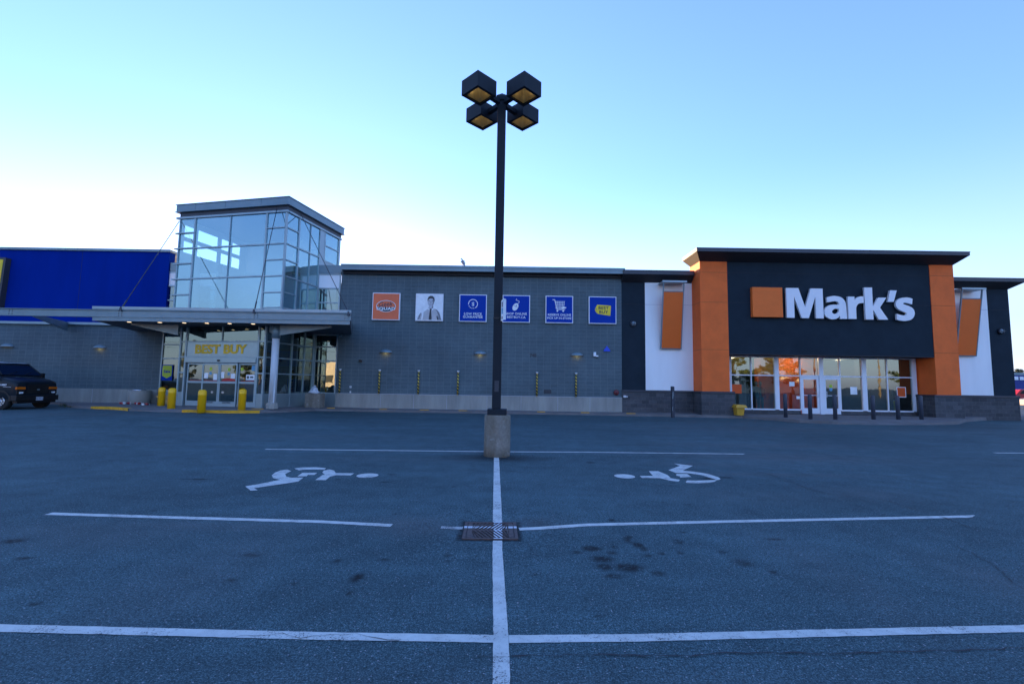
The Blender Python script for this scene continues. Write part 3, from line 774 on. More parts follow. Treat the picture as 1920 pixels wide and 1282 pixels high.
for i, (a, b) in enumerate(((3.5, 4.47), (2.5, 3.5), (1.47, 2.5), (.47, 1.47))):
    y = VY + (0.03 if i in (0, 3) else -.04)
    mb = tmb(); w = .075
    mb.box(a + .005, a + w, y - .02, y + .02, .29, 2.41); mb.box(b - w, b - .005, y - .02, y + .02, .29, 2.41)
    mb.box(a + w, b - w, y - .02, y + .02, 2.33, 2.41); mb.box(a + w, b - w, y - .02, y + .02, 1.42, 1.52); mb.box(a + w, b - w, y - .02, y + .02, .29, .54)
    d = mb.build('sliding_door', 'mullion', ST)
    fpane(a + w, b - w, .54, 1.42, y, parent=d, mat='glass_low'); fpane(a + w, b - w, 1.52, 2.33, y, parent=d, mat='glass_low')
    yd = y - .006
    SM = ['paper', 'print_dark', 'lime', 'cream', 'red', 'paper_blue']
    def stk(pts, m):
        mb = tmb(); mb.quad(pts); mb.build('door_sticker', SM[m], d)
    mk = lambda s0, s1, z0, z1, m, k=0: stk([(s0, yd - k, z0), (s1, yd - k, z0), (s1, yd - k, z1), (s0, yd - k, z1)], m)
    disc = lambda s, z, r, m, sz=1, k=0: stk([(s + r * math.cos(t * .45), yd - k, z + sz * r * math.sin(t * .45)) for t in range(14)], m)
    if i == 1: mk(3.15, 3.38, 1.66, 1.92, 0); mk(2.62, 2.84, 1.58, 1.88, 0); disc(3.02, 2.12, .085, 2); disc(3.02, 1.90, .075, 5); disc(2.86, .98, .08, 3, .7); mk(2.62, 3.38, 1.53, 1.56, 4)
    if i == 2: mk(2.22, 2.40, 1.68, 1.98, 0); mk(1.60, 1.84, 1.66, 1.90, 0); disc(1.96, 2.10, .085, 2); disc(1.96, 1.88, .075, 5); disc(2.24, .98, .08, 3, .7); stk([(1.95 + .42 * math.cos(t * math.pi / 10), yd, 1.53 + .15 * math.sin(t * math.pi / 10)) for t in range(11)], 4)
    if i == 3: mk(.55, 1.03, 1.60, 1.86, 0); disc(.92, 1.73, .07, 1, 1, .003); mk(.62, .80, 1.70, 1.78, 1, .003); disc(1.28, 2.12, .085, 2); mk(.56, .74, 2.05, 2.3, 5); mk(.56, 1.3, 1.53, 1.555, 4)
    if i == 0: mk(3.62, 4.35, 1.53, 1.555, 4)
    if i in (1, 2):
        mb = MB(); c = O_T + UX * (a + b) / 2 + VX * (y - .024)
        text(mb, 'CAUTION', .10, face_T(c.x, c.y, .485, -A12), 0, bold=.006)
        mb.build('door_lettering', 'print_dark', d)
# hanging sale poster and bottom notices in the left window
t = empty('window_poster', (-19.3, 26.45, 1.5), 'blue and lime sale poster hanging in the window left of the glass doors', 'poster')
mb = MB(); mb.box(-19.62, -19.0, 26.44, 26.46, 1.5, 2.38, 0); mb.prism([(-19.57, 26.435, 1.76), (-19.31, 26.435, 1.62), (-19.05, 26.435, 1.76), (-19.05, 26.435, 2.33), (-19.57, 26.435, 2.33)], (0, .004, 0), 1)
text(mb, 'Sale', .22, face_T(-19.31, 26.432, 2.0), 0, bold=.008)
mb.build('poster_board', ['blue_sign', 'lime'], t)

# ---- canopy
FX0, FX1, FY = -19.35, -7.45, 21.5
mb = MB()
bx0, bx1, by = -21.3, -9.05, 26.4
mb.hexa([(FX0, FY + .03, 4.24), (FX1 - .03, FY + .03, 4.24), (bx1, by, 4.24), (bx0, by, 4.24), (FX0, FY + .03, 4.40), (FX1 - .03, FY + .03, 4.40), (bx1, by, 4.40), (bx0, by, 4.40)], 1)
mb.hexa([(FX0, FY - .04, 4.75), (FX1 + .03, FY - .04, 4.75), (bx1, by, 4.75), (bx0, by, 4.75), (FX0, FY - .04, 4.88), (FX1 + .03, FY - .04, 4.88), (bx1, by, 4.88), (bx0, by, 4.88)], 0)
mb.box(FX0 + .02, FX1 - .03, FY, FY + .1, 4.22, 4.24, 0); mb.box(FX0 + .02, FX1 - .03, FY - .002, FY + .03, 4.24, 4.385, 2)
CN = mb.build('canopy', ['metal_light', 'soffit_mid', 'metal_mid'], ST)
mb = MB()   # C-channel beam along the front
for x0, x1 in ((-46, FX1),):
    mb.box(x0, x1, FY + .02, FY + .10, 4.42, 4.70); mb.box(x0, x1, FY - .035, FY + .12, 4.385, 4.42); mb.box(x0, x1, FY - .035, FY + .12, 4.70, 4.735)
mb.hexa([(FX1 - .08, FY + .12, 4.40), (FX1, FY + .12, 4.40), (bx1, by, 4.40), (bx1 - .08, by, 4.40), (FX1 - .08, FY + .12, 4.735), (FX1, FY + .12, 4.735), (bx1, by, 4.735), (bx1 - .08, by, 4.735)])
mb.build('canopy_beam', 'metal_mid', CN, bevel=.006)
mb = MB()
for xc in (-34, -28.6, -23.1, -18.05, -11.8, -7.62):
    for dx in (-.10, .05):
        for z in (4.46, 4.53, 4.60, 4.67): mb.ring((xc + dx, FY + .02, z), (xc + dx, FY - .006, z), .014, .014, 8)
mb.build('bolt_group', 'metal_dark', CN)
for x in (-18.03, -16.59, -15.44, -14.37, -13.3, -12.2):
    mb = MB(); mb.lathe([(.115, 0), (.10, -.008), (.10, .0)], (x, 22.0, 4.238), 18, 0); mb.ring((x, 22.0, 4.232), (x, 22.0, 4.229), .085, .085, 16, 1)
    mb.build('downlight', ['metal_light', 'lamp_glow'], CN)
for (a, b) in (((-12.25, 23.65, 10.5), (-11.9, FY, 4.78)), ((-18.24, 25.0, 10.15), (-18.03, FY, 4.8)), ((-11.45, 24.6, 10.5), (-7.55, FY, 4.75))):
    mb = MB(); mb.tube([a, b], .018, 6)
    a_, b_ = Vector(a), Vector(b); d = (a_ - b_).normalized()
    mb.ring(b_, b_ + d * .5, .032, .032, 8); mb.hexa([(b_.x - .06, b_.y - .08, b_.z - .12), (b_.x + .06, b_.y - .08, b_.z - .12), (b_.x + .06, b_.y + .1, b_.z - .12), (b_.x - .06, b_.y + .1, b_.z - .12), (b_.x - .03, b_.y - .05, b_.z + .08), (b_.x + .03, b_.y - .05, b_.z + .08), (b_.x + .03, b_.y + .05, b_.z + .08), (b_.x - .03, b_.y + .05, b_.z + .08)])
    mb.build('tie_rod', 'metal_dark', CN)
def bracket(p0, p1, h0, h1, zt, w=.12):   # tapered outrigger under the canopy from p0 (deep end) to p1
    p0, p1 = Vector(p0), Vector(p1); d = (p1 - p0).normalized(); n = Vector((-d.y, d.x)) * w / 2
    mb = MB()
    V_ = []
    for p, h in ((p0, h0), (p1, h1)):
        V_ += [(p.x - n.x, p.y - n.y, zt - h), (p.x + n.x, p.y + n.y, zt - h), (p.x + n.x, p.y + n.y, zt), (p.x - n.x, p.y - n.y, zt)]
    mb.add(V_, [(0, 1, 2, 3), (7, 6, 5, 4), (0, 4, 5, 1), (1, 5, 6, 2), (2, 6, 7, 3), (3, 7, 4, 0)])
    mb.build('bracket', 'metal_mid', CN, bevel=.006)
bracket((-11.15, 22.4), (-8.6, 22.25), .50, .10, 4.235)
bracket((-11.35, 22.55), (-11.75, 22.75), .48, .30, 4.235)
bracket((-16.3, 22.9), (-18.4, 22.6), .52, .08, 4.235)
bracket((-25.1, 26.36), (-22.8, 21.65), .45, .06, 4.98 - .31)
# column
mb = MB(); mb.ring((-11.28, 22.4, .56), (-11.28, 22.4, 3.60), .165, .165, 28, 0); mb.ring((-11.28, 22.4, 3.60), (-11.28, 22.4, 4.235), .195, .195, 24, 1)
mb.lathe([(.27, .0), (.27, .22), (.24, .27), (.165, .29)], (-11.28, 22.4, .27), 8, 2, smooth=False)
mb.build('column', ['column_white', 'metal_mid', 'concrete'], ST)

# ------------------------------------------------------------------ clothing store (right)
CS = empty('clothing_store', (17.3, 26.5, 0), 'charcoal clothing store with orange pillars, white panels and a glass shop front', 'store')
Y0, Y1 = 26.5, 25.3
def cpart(name, mats, boxes, bevel=0):
    mb = MB()
    for b in boxes: mb.box(*b)
    return mb.build(name, mats, CS, bevel=bevel)
cpart('wing_wall', ['charcoal', 'joint'], [(6.2, 7.54, Y0, Y0 + .3, 1.38, 7.6), (7.54, 10.3, Y0 + .03, Y0 + .3, 1.38, 7.6), (6.2, 7.54, Y0 - .0015, Y0 + .05, 6.22, 6.235, 1)])
cpart('wing_wall', ['charcoal', 'joint'], [(27.05, 28.3, Y0, Y0 + .3, 1.38, 7.6), (24.0, 27.05, Y0 + .03, Y0 + .3, 1.38, 7.6), (28.0, 28.3, Y0 + .3, 44, .2, 7.6), (27.05, 28.3, Y0 - .0015, Y0 + .05, 6.22, 6.235, 1)])
cpart('white_panel', ['white_stucco', 'joint_w'], [(7.54, 10.25, Y0 - .012, Y0 + .03, 1.38, 7.58), (7.54, 10.25, Y0 - .0135, Y0, 6.22, 6.235, 1)])
cpart('white_panel', ['white_stucco', 'joint_w'], [(24.05, 27.05, Y0 - .012, Y0 + .03, 1.38, 7.58), (24.05, 27.05, Y0 - .0135, Y0, 6.22, 6.235, 1)])
for a, b in ((10.22, 11.71), (22.80, 24.10)):
    bx = [(a, b, Y1, Y0 + .25, 1.38, 8.5)]
    for z in (7.85, 6.2, 3.62): bx.append((a - .0015, b + .0015, Y1 - .0015, Y0 + .2, z, z + .013, 1))
    cpart('orange_pillar', ['orange', 'joint_o'], bx)
bx = [(11.71, 22.80, Y1 + .03, Y0 + .25, 3.40, 8.5)]
for z in (7.85, 6.2): bx.append((11.71, 22.80, Y1 + .0285, Y1 + .05, z, z + .013, 1))
bx.append((11.71, 22.80, Y1 + .02, Y1 + .08, 3.385, 3.43, 2))
bx.append((11.71, 22.80, Y1 + .08, Y0 + .2, 3.38, 3.4, 2))
cpart('sign_band', ['charcoal', 'joint', 'soffit'], bx)
# stone plinths
mb = MB()
mb.box(6.2, 10.25, Y0 - .06, Y0 + .3, .0, 1.26, 0); mb.box(10.16, 11.93, Y1 - .05, Y0 + .2, .0, 1.26, 0); mb.box(22.62, 24.16, Y1 - .05, Y0 + .2, .0, 1.26, 0); mb.box(24.16, 28.42, Y0 - .06, Y0 + .3, .0, 1.26, 0)
mb.box(11.93, 16.2, Y0 - .02, Y0 + .2, 0, .40, 0); mb.box(18.42, 22.62, Y0 - .02, Y0 + .2, 0, .40, 0); mb.box(28.1, 28.42, Y0 + .3, 44, 0, 1.26, 0)
mb.build('stone_plinth', ['block_dark'], CS)
for bb in [(6.2, 10.2, Y0 - .09, Y0 + .3, 1.26, 1.38), (10.13, 11.95, Y1 - .08, Y0 + .2, 1.26, 1.38), (22.60, 24.19, Y1 - .08, Y0 + .2, 1.26, 1.38), (24.19, 28.46, Y0 - .09, Y0 + .3, 1.26, 1.38)]: cpart('plinth_cap', 'metal_dark', [bb], .01)
# cornices with sloping soffits
def cornice(x0, x1, yf, yw, yb, zt, zf, zw, ovl=0, ovr=0, name='cornice'):
    mb = MB()
    # front fascia
    a, b = x0 - ovl, x1 + ovr
    mb.box(a, b, yf, yb + .02, zf, zt, 0)
    # sloping soffit: wedge
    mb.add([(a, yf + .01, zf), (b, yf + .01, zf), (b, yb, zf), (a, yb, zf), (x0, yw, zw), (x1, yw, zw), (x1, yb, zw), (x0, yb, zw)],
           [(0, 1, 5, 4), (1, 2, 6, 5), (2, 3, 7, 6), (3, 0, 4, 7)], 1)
    mb.box(a - .015, b + .015, yf - .015, yf + .05, zt - .03, zt + .012, 0)
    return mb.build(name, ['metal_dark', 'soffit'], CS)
cornice(10.22, 24.10, 24.5, Y1 - .002, 26.62, 8.99, 8.80, 8.46, .46, .20)
cornice(6.2, 10.2, 25.9, Y0 - .002, 27.2, 8.07, 7.84, 7.48, 0, -.05)
cornice(24.12, 28.3, 25.9, Y0 - .002, 27.2, 7.94, 7.74, 7.42, -.05, .42)
cpart('building_shell', 'interior', [(6.2, 28.3, 27.2, 44, 7.1, 7.3), (6.2, 28.3, 44, 44.3, 0, 7.3), (6.2, 11.9, 26.8, 27.0, 0, 7.1), (22.9, 28.0, 26.8, 27.0, 0, 7.1), (10.3, 24.0, 26.78, 26.95, 3.45, 8.4)])
# shop front
mb = MB()
zb, ztr, zt = .42, 2.31, 3.38
y0, y1 = Y0 - .05, Y0 + .05
V1 = [(12.33, .03), (13.46, .03), (14.88, .12), (16.22, .03)]
V2 = [(18.44, .03), (19.79, .13), (21.1, .03), (22.60, .12)]
for x, w in V1 + V2 + [(17.38, .12)]: mb.box(x - w, x + w, y0 - (.03 if w > .1 else 0), y1, zb if x not in (17.38,) else .19, zt)
for vs in (V1, V2):
    for (a, wa), (b, wb) in zip(vs[:-1], vs[1:]):
        for z, h in ((zb, .04), (ztr, .03), (zt - .03, .03)): mb.box(a + wa, b - wb, y0, y1, z - h, z + h)
mb.box(16.25, 17.26, y0, y1, ztr - .03, ztr + .05); mb.box(17.5, 18.41, y0, y1, ztr - .03, ztr + .05)
mb.box(16.25, 17.26, y0, y1, zt - .06, zt); mb.box(17.5, 18.41, y0, y1, zt - .06, zt)
mb.box(11.9, 12.3, Y0 - .03, Y0 + .05, zb, zt)
SF = mb.build('shop_front_frame', 'white_frame', CS)
def sp(a, b, z0, z1, par=None, mat='glass_low', y=Y0):
    m = MB(); m.quad([(a, y, z0), (b, y, z0), (b, y, z1), (a, y, z1)]); return face_out(m.build('glass_pane', mat, par or SF))
for vs in (V1, V2):
    for (a, wa), (b, wb) in zip(vs[:-1], vs[1:]): sp(a + wa, b - wb, zb, ztr); sp(a + wa, b - wb, ztr, zt)
sp(16.25, 17.26, ztr, zt); sp(17.5, 18.41, ztr, zt)
for a, b, hx in ((16.26, 17.25, 17.15), (17.51, 18.42, 17.62)):
    mb = MB(); w = .12; zc = .21
    mb.box(a, a + w, y0 + .01, y1 - .02, zc, ztr - .035); mb.box(b - w, b, y0 + .01, y1 - .02, zc, ztr - .035)
    mb.box(a + w, b - w, y0 + .01, y1 - .02, zc, .52); mb.box(a + w, b - w, y0 + .01, y1 - .02, 2.12, ztr - .035); mb.box(a + w, b - w, y0 + .015, y1 - .03, 1.22, 1.25)
    d = mb.build('glass_door', 'white_frame', CS)
    sp(a + w, b - w, .52, 2.12, d)
    mb = MB(); mb.tube([(hx, y0 + .01, 1.15), (hx, y0 - .07, 1.15), (hx, y0 - .07, 1.45), (hx, y0 + .01, 1.45)], .014, 6); mb.build('handle', 'white_frame', d)
# interior: floor, back wall, orange lobby walls
mb = MB()
mb.box(11.9, 22.9, 36, 36.2, 0, 3.5, 1); mb.quad([(11.9, 26.4, .19), (22.9, 26.4, .19), (22.9, 36, .19), (11.9, 36, .19)], 2); mb.box(11.9, 22.9, 26.56, 36, 3.42, 3.45, 1)
mb.box(11.7, 11.9, 26.6, 36, 0, 3.4, 0); mb.box(22.9, 23.1, 26.6, 36, 0, 3.4, 1)
mb.box(14.95, 15.05, 26.7, 29, .2, 3.4, 3); mb.box(15.05, 18.4, 28.3, 28.4, .2, 3.4, 3)
mb.box(12.0, 13.4, 26.95, 27.0, .42, 2.3, 0)
mb.box(21.5, 21.56, 26.7, 29.5, .2, 3.4, 1)
mb.build('shop_interior', ['interior', 'interior_dark', 'interior_floor', 'interior_orange'], CS)
for x0, x1, z0, z1, m in ((15.6, 15.9, 1.72, 1.98, 0), (15.98, 16.18, 1.02, 1.18, 0), (12.36, 12.92, 1.28, 1.78, 1), (19.02, 19.40, 1.32, 1.74, 0), (21.62, 22.14, 1.20, 1.78, 2)):
    mb = MB(); y = Y0 - .004
    mb.quad([(x0, y, z0), (x1, y, z0), (x1, y, z1), (x0, y, z1)], 1 if m == 1 else 0)
    if m == 2: mb.quad([(x0 + .04, y - .002, z0 + .04), (x1 - .04, y - .002, z0 + .04), (x1 - .04, y - .002, z1 - .04), (x0 + .04, y - .002, z1 - .04)], 1)
    mb.build('window_notice', ['paper', 'interior_orange'], CS)
for x, z, m in ((17.93, 1.76, 'lime'), (17.93, 1.58, 'paper_blue')):
    mb = MB(); mb.quad([(x + .09 * math.cos(t * .45), Y0 - .004, z + .10 * math.sin(t * .45)) for t in range(14)]); mb.build('door_sticker', m, CS)
# ceiling lamps added to brighten the orange lobby and the shop
for x, y, e in ((16.6, 27.5, 6), (13.6, 29.0, 4), (20.5, 29.5, 4)):
    mb = MB(); mb.ring((x, y, 3.419), (x, y, 3.40), .14, .14, 16); c = mb.build('added_ceiling_lamp', 'lamp_glow', CS)
    ld = bpy.data.lights.new('lamp_light', 'POINT'); ld.energy = e; ld.color = (1, .8, .58); ld.shadow_soft_size = .12
    lo = bpy.data.objects.new('lamp_light', ld); S.collection.objects.link(lo); lo.parent = c; lo.location = Vector((x, y, 3.3)) - ORG[CS.name]

# mannequins and racks behind the glass
def mannequin(x, y, h, mats, label):
    t = empty('mannequin', (x, y, .19), label, 'mannequin', 'mannequins in the clothing shop window')
    mb = MB(); z = .19
    mb.lathe([(.11, .84), (.17, .90), (.185, 1.0), (.15, 1.15), (.19, 1.35), (.20, 1.42), (.07, 1.49)], (x, y, z), 14, 0, sy=.62)
    for sx in (-1, 1): mb.ring((x + sx * .21, y, z + 1.42), (x + sx * .26, y - .03, z + .82), .055, .04, 8, 0)
    mb.build('jacket', mats[0], t)
    mb = MB()
    for sx in (-1, 1): mb.ring((x + sx * .09, y, z + .9), (x + sx * .11, y, z + .05), .085, .055, 10, 0)
    mb.build('trousers', mats[1], t)
    mb = MB(); mb.lathe([(.05, 1.45), (.05, 1.55), (.08, 1.62), (.085, 1.7), (.05, 1.78), (.01, 1.8)], (x, y, z), 12, 0); mb.build('head', 'interior', t)
mannequin(14.1, 27.2, 1.8, ('cloth_teal', 'interior_dark'), 'mannequin in a teal jacket in the left shop window')
mannequin(14.55, 27.6, 1.8, ('cloth_red', 'cloth_teal'), 'mannequin in a red jacket in the left shop window')
mannequin(20.4, 27.3, 1.8, ('cloth_teal', 'cloth_teal'), 'mannequin in teal clothes right of the shop doors')
t = empty('clothes_rack', (21.9, 27.4, .19), 'low rack with yellow clothing in the rightmost shop window', 'rack')
mb = MB(); mb.tube([(21.65, 27.4, .19), (21.65, 27.4, 1.0), (22.3, 27.4, 1.0), (22.3, 27.4, .19)], .02, 6); mb.build('rack_frame', 'mullion', t)
mb = MB()
for i in range(7):
    x = 21.7 + i * .085; mb.hexa([(x, 27.22, .45), (x + .05, 27.22, .45), (x + .05, 27.6, .45), (x, 27.6, .45), (x, 27.3, .98), (x + .05, 27.3, .98), (x + .05, 27.5, .98), (x, 27.5, .98)])
mb.build('clothes', 'cloth_yellow', t)

# sign letters
t = empty('shop_lettering', (17.3, 25.3, 6.2), 'large white Mark\'s lettering with an orange square on charcoal', 'shop sign')
t['label'] = 'large white raised letters beside an orange square on the charcoal band'
mb = MB(); mb.box(12.95, 14.575, 25.08, 25.32, 5.405, 7.03, 0); mb.build('orange_square', ['orange_sign'], t, bevel=.01)
G = {
 'letter_m': [[(a, b, 0) for a, b in ((14.785, 7.011), (15.452, 7.016), (15.787, 5.966), (16.12, 7.010), (16.762, 7.005), (16.765, 5.377), (16.352, 5.377), (16.358, 6.576), (15.962, 5.383), (15.585, 5.383), (15.198, 6.584), (15.198, 5.392), (14.785, 5.392))]],
 'letter_a': [[(16.981, 6.544, 0), (17.362, 6.619, 1), (17.425, 6.614, 1), (17.747, 6.543, 1), (17.947, 6.327, 1), (18.005, 6.001, 0), (18.014, 5.375, 0), (17.653, 5.369, 0), (17.639, 5.546, 0), (17.507, 5.408, 1), (17.279, 5.342, 1), (17.013, 5.4, 1), (16.837, 5.587, 1), (16.838, 5.846, 1), (17.014, 6.061, 1), (17.287, 6.139, 1), (17.404, 6.141, 0), (17.607, 6.136, 0), (17.593, 6.253, 1), (17.466, 6.325, 1), (17.349, 6.323, 1), (16.982, 6.257, 0)], [(17.596, 5.907, 0), (17.394, 5.915, 1), (17.288, 5.853, 1), (17.221, 5.743, 1), (17.319, 5.641, 1), (17.409, 5.643, 1), (17.548, 5.721, 1), (17.601, 5.831, 1)]],
 'letter_r': [[(18.106, 6.59, 0), (18.465, 6.595, 0), (18.474, 6.377, 0), (18.584, 6.529, 1), (18.777, 6.606, 1), (18.961, 6.611, 0), (18.954, 6.248, 0), (18.786, 6.245, 1), (18.634, 6.174, 1), (18.543, 6.009, 1), (18.529, 5.846, 0), (18.529, 5.383, 0), (18.106, 5.377, 0)]],
 'letter_k': [[(19.021, 7.103, 0), (19.446, 7.11, 0), (19.444, 6.06, 0), (19.743, 6.561, 0), (20.194, 6.568, 0), (19.822, 6.016, 0), (20.23, 5.37, 0), (19.739, 5.362, 0), (19.445, 5.90, 0), (19.446, 5.365, 0), (19.026, 5.359, 0)]],
 'apostrophe': [[(20.414, 6.969, 0), (20.776, 6.969, 0), (20.579, 6.342, 0), (20.263, 6.342, 0)]],
 'letter_s': [[(21.606, 6.522, 0), (21.439, 6.58, 1), (21.155, 6.583, 1), (20.881, 6.511, 1), (20.708, 6.317, 1), (20.721, 6.071, 1), (20.874, 5.91, 1), (21.111, 5.805, 1), (21.246, 5.712, 1), (21.127, 5.62, 1), (20.966, 5.626, 1), (20.706, 5.695, 0), (20.704, 5.377, 0), (20.922, 5.326, 1), (21.218, 5.323, 1), (21.52, 5.431, 1), (21.67, 5.678, 1), (21.632, 5.949, 1), (21.425, 6.11, 1), (21.187, 6.201, 1), (21.089, 6.268, 1), (21.247, 6.298, 1), (21.567, 6.221, 0)]]}
for nm, spl in G.items():
    vs, fs = shape_T(spl, .12)
    mb = MB(); mb.add([(v.x, 25.15 - v.z, v.y) for v in vs], fs); mb.build(nm, 'letter_white', t)

# leaning banner panels
def blade(xa, xb, ztop, label):
    t = empty('banner_panel', ((xa + xb) / 2, 26.3, ztop - 3.5), label, 'banner', 'orange banner panels on the white walls')
    yt, yb = 25.82, 26.34; zt, zb = ztop, ztop - 3.1
    def P(x, f, off=0): return Vector((x, yt + (yb - yt) * f + off, zt + (zb - zt) * f))
    mb = MB(); mb.add([P(xa, 0), P(xb, 0), P(xb, 1), P(xa, 1), P(xa, 0, .04), P(xb, 0, .04), P(xb, 1, .04), P(xa, 1, .04)], [(0, 1, 2, 3), (7, 6, 5, 4), (0, 4, 5, 1), (1, 5, 6, 2), (2, 6, 7, 3), (3, 7, 4, 0)])
    mb.build('panel', 'orange_blade', t)
    mb = MB()
    f0 = -.6 / 3.1
    for x in (xa - .05, xb): 
        q = [P(x, f0, -.015), P(x + .05, f0, -.015), P(x + .05, 1.015, -.015), P(x, 1.015, -.015), P(x, f0, .06), P(x + .05, f0, .06), P(x + .05, 1.015, .06), P(x, 1.015, .06)]
        mb.add(q, [(0, 1, 2, 3), (7, 6, 5, 4), (0, 4, 5, 1), (1, 5, 6, 2), (2, 6, 7, 3), (3, 7, 4, 0)])
    for f in (-.016, 1.0):
        q = [P(xa, f, -.012), P(xb, f, -.012), P(xb, f + .016, -.012), P(xa, f + .016, -.012), P(xa, f, .05), P(xb, f, .05), P(xb, f + .016, .05), P(xa, f + .016, .05)]
        mb.add(q, [(0, 1, 2, 3), (7, 6, 5, 4), (0, 4, 5, 1), (1, 5, 6, 2), (2, 6, 7, 3), (3, 7, 4, 0)])
    mb.build('frame', 'metal_mid', t)
    mb = MB(); z = ztop + .55
    mb.box(xa - .12, xb + .16, 25.66, 26.47, z - .02, z + .03); mb.box(xa - .12, xb + .16, 25.64, 25.68, z - .03, z + .06)
    mb.build('top_bracket', 'metal_light', t)
    mb = MB(); mb.box(xa - .05, xa, 26.3, 26.47, zb - .04, zb + .02); mb.build('wall_clip', 'metal_light', t)
blade(8.40, 9.48, 6.84, 'orange banner panel leaning from the white wall left of the letters')
blade(24.98, 26.05, 6.70, 'orange banner panel leaning from the white wall at the far right')

# ------------------------------------------------------------------ square wall signs
def wall_sign(x0, z0, label, face, fn, border='white'):
    w = 1.56
    t = empty('wall_sign', (x0 + w / 2, 26.5, z0), label, 'sign', 'square signs on the grey block wall')
    mb = MB(); mb.box(x0, x0 + w, 26.36, 26.5, z0, z0 + w); mb.build('sign_box', border, t, bevel=.008)
    mb = MB(); b = .045; mb.box(x0 + b, x0 + w - b, 26.352, 26.36, z0 + b, z0 + w - b, 0)
    L = [26.352]
    def q(pts, m, lift=1): mb.quad([(x0 + a * w, 26.352 - .003 * lift, z0 + c * w) for a, c in pts], m)
    def tx(s, a, c, size, m, bold=.003, sx=1, shear=0, lift=1, rot=0):
        text(mb, s, size, face_T(x0 + a * w, 26.352 - .003 * lift, z0 + c * w) @ Matrix.Rotation(rot, 4, 'Z'), m, bold=bold, sx=sx, shear=shear)
    fn(q, tx)
    mb.build('sign_face', [face, 'paper', 'print_dark', 'yellow_logo', 'skin_grey', 'print_mid', 'shirt', 'white'], t)
def ell(cx, cy, rx, ry, n=28, a0=0, a1=6.2832): return [(cx + rx * math.cos(a0 + (a1 - a0) * i / n), cy + ry * math.sin(a0 + (a1 - a0) * i / n)) for i in range(n + (1 if a1 - a0 < 6.28 else 0))]
def arcband(q, cx, cy, r0, r1, a0, a1, m, n=20, lift=1):
    for i in range(n):
        t0, t1 = a0 + (a1 - a0) * i / n, a0 + (a1 - a0) * (i + 1) / n
        q([(cx + r0 * math.cos(t0), cy + r0 * math.sin(t0)), (cx + r1 * math.cos(t0), cy + r1 * math.sin(t0)), (cx + r1 * math.cos(t1), cy + r1 * math.sin(t1)), (cx + r0 * math.cos(t1), cy + r0 * math.sin(t1))], m, lift)
def stroke(q, pts, w, m, lift=1):
    for (a, b) in zip(pts[:-1], pts[1:]):
        d = Vector((b[0] - a[0], b[1] - a[1])).normalized(); n = Vector((-d.y, d.x)) * w / 2; e = d * w * .3
        q([(a[0] - n.x - e.x, a[1] - n.y - e.y), (b[0] - n.x + e.x, b[1] - n.y + e.y), (b[0] + n.x + e.x, b[1] + n.y + e.y), (a[0] + n.x - e.x, a[1] + n.y - e.y)], m, lift)
def f_geek(q, tx):
    q(ell(.5, .51, .355, .215), 1, 1); q(ell(.5, .51, .335, .197), 2, 2)
    top = [(x, y) for x, y in ell(.5, .51, .325, .187, 40) if y >= .47]
    q(top, 0, 3)
    tx('Geek', .47, .575, .36, 2, bold=.004, shear=.25, lift=4, rot=.08)
    tx('SQUAD', .5, .415, .225, 1, bold=.008, sx=1.35, lift=4)
def f_man(q, tx):
    # printed portrait of a man in shirt and tie
    q([(.06, .04), (.95, .04), (.90, .20), (.86, .31), (.78, .40), (.66, .455), (.60, .50), (.47, .50), (.46, .44), (.38, .385), (.30, .32), (.24, .27), (.19, .30), (.11, .18)], 6, 1)
    q([(.93, .04), (.95, .04), (.90, .22), (.86, .32), (.78, .41), (.70, .445), (.78, .35), (.84, .18), (.80, .04)], 5, 2)
    q([(.80, .04), (.845, .04), (.80, .22), (.77, .16)], 2, 3); q([(.19, .30), (.14, .2), (.10, .06), (.14, .05), (.20, .2)], 5, 2); q([(.25, .27), (.21, .04), (.27, .04), (.30, .31)], 1, 2)
    q([(.485, .50), (.50, .62), (.64, .62), (.635, .47), (.58, .40), (.53, .41)], 4, 2)
    q([(.57, .41), (.60, .52), (.64, .60), (.64, .47)], 5, 3)
    q(ell(.555, .70, .115, .175), 4, 4)
    q([(.60, .55), (.655, .62), (.675, .74), (.64, .86), (.61, .80), (.625, .68)], 5, 5)
    q([(.435, .70), (.43, .80), (.465, .88), (.54, .925), (.62, .91), (.675, .85), (.69, .76), (.675, .68), (.655, .76), (.635, .81), (.54, .825), (.465, .79), (.45, .74)], 2, 6)
    q([(.47, .735), (.53, .74), (.53, .725), (.47, .72)], 2, 6); q([(.575, .74), (.63, .735), (.63, .72), (.575, .725)], 2, 6)
    q([(.545, .72), (.56, .72), (.568, .655), (.54, .655)], 5, 6); q([(.505, .605), (.595, .605), (.58, .588), (.52, .588)], 5, 6)
    q([(.52, .40), (.575, .40), (.59, .445), (.515, .445)], 2, 6); q([(.525, .40), (.57, .40), (.60, .08), (.585, .045), (.50, .045), (.49, .08)], 2, 5)
    q([(.46, .44), (.49, .475), (.515, .42), (.49, .385)], 1, 6); q([(.62, .47), (.66, .455), (.64, .39), (.585, .42)], 1, 6)
def f_price(q, tx):
    arcband(q, .5, .655, .150, .175, R(-60), R(190), 1, 30); 
    for a in (205, 228, 251, 274): arcband(q, .5, .655, .150, .175, R(a), R(a + 13), 1, 3)
    tx('$', .5, .645, .30, 1, bold=.005)
    tx('LOW PRICE', .5, .285, .185, 1, bold=.0035, sx=1.0); tx('GUARANTEE', .5, .175, .185, 1, bold=.0035, sx=1.0)
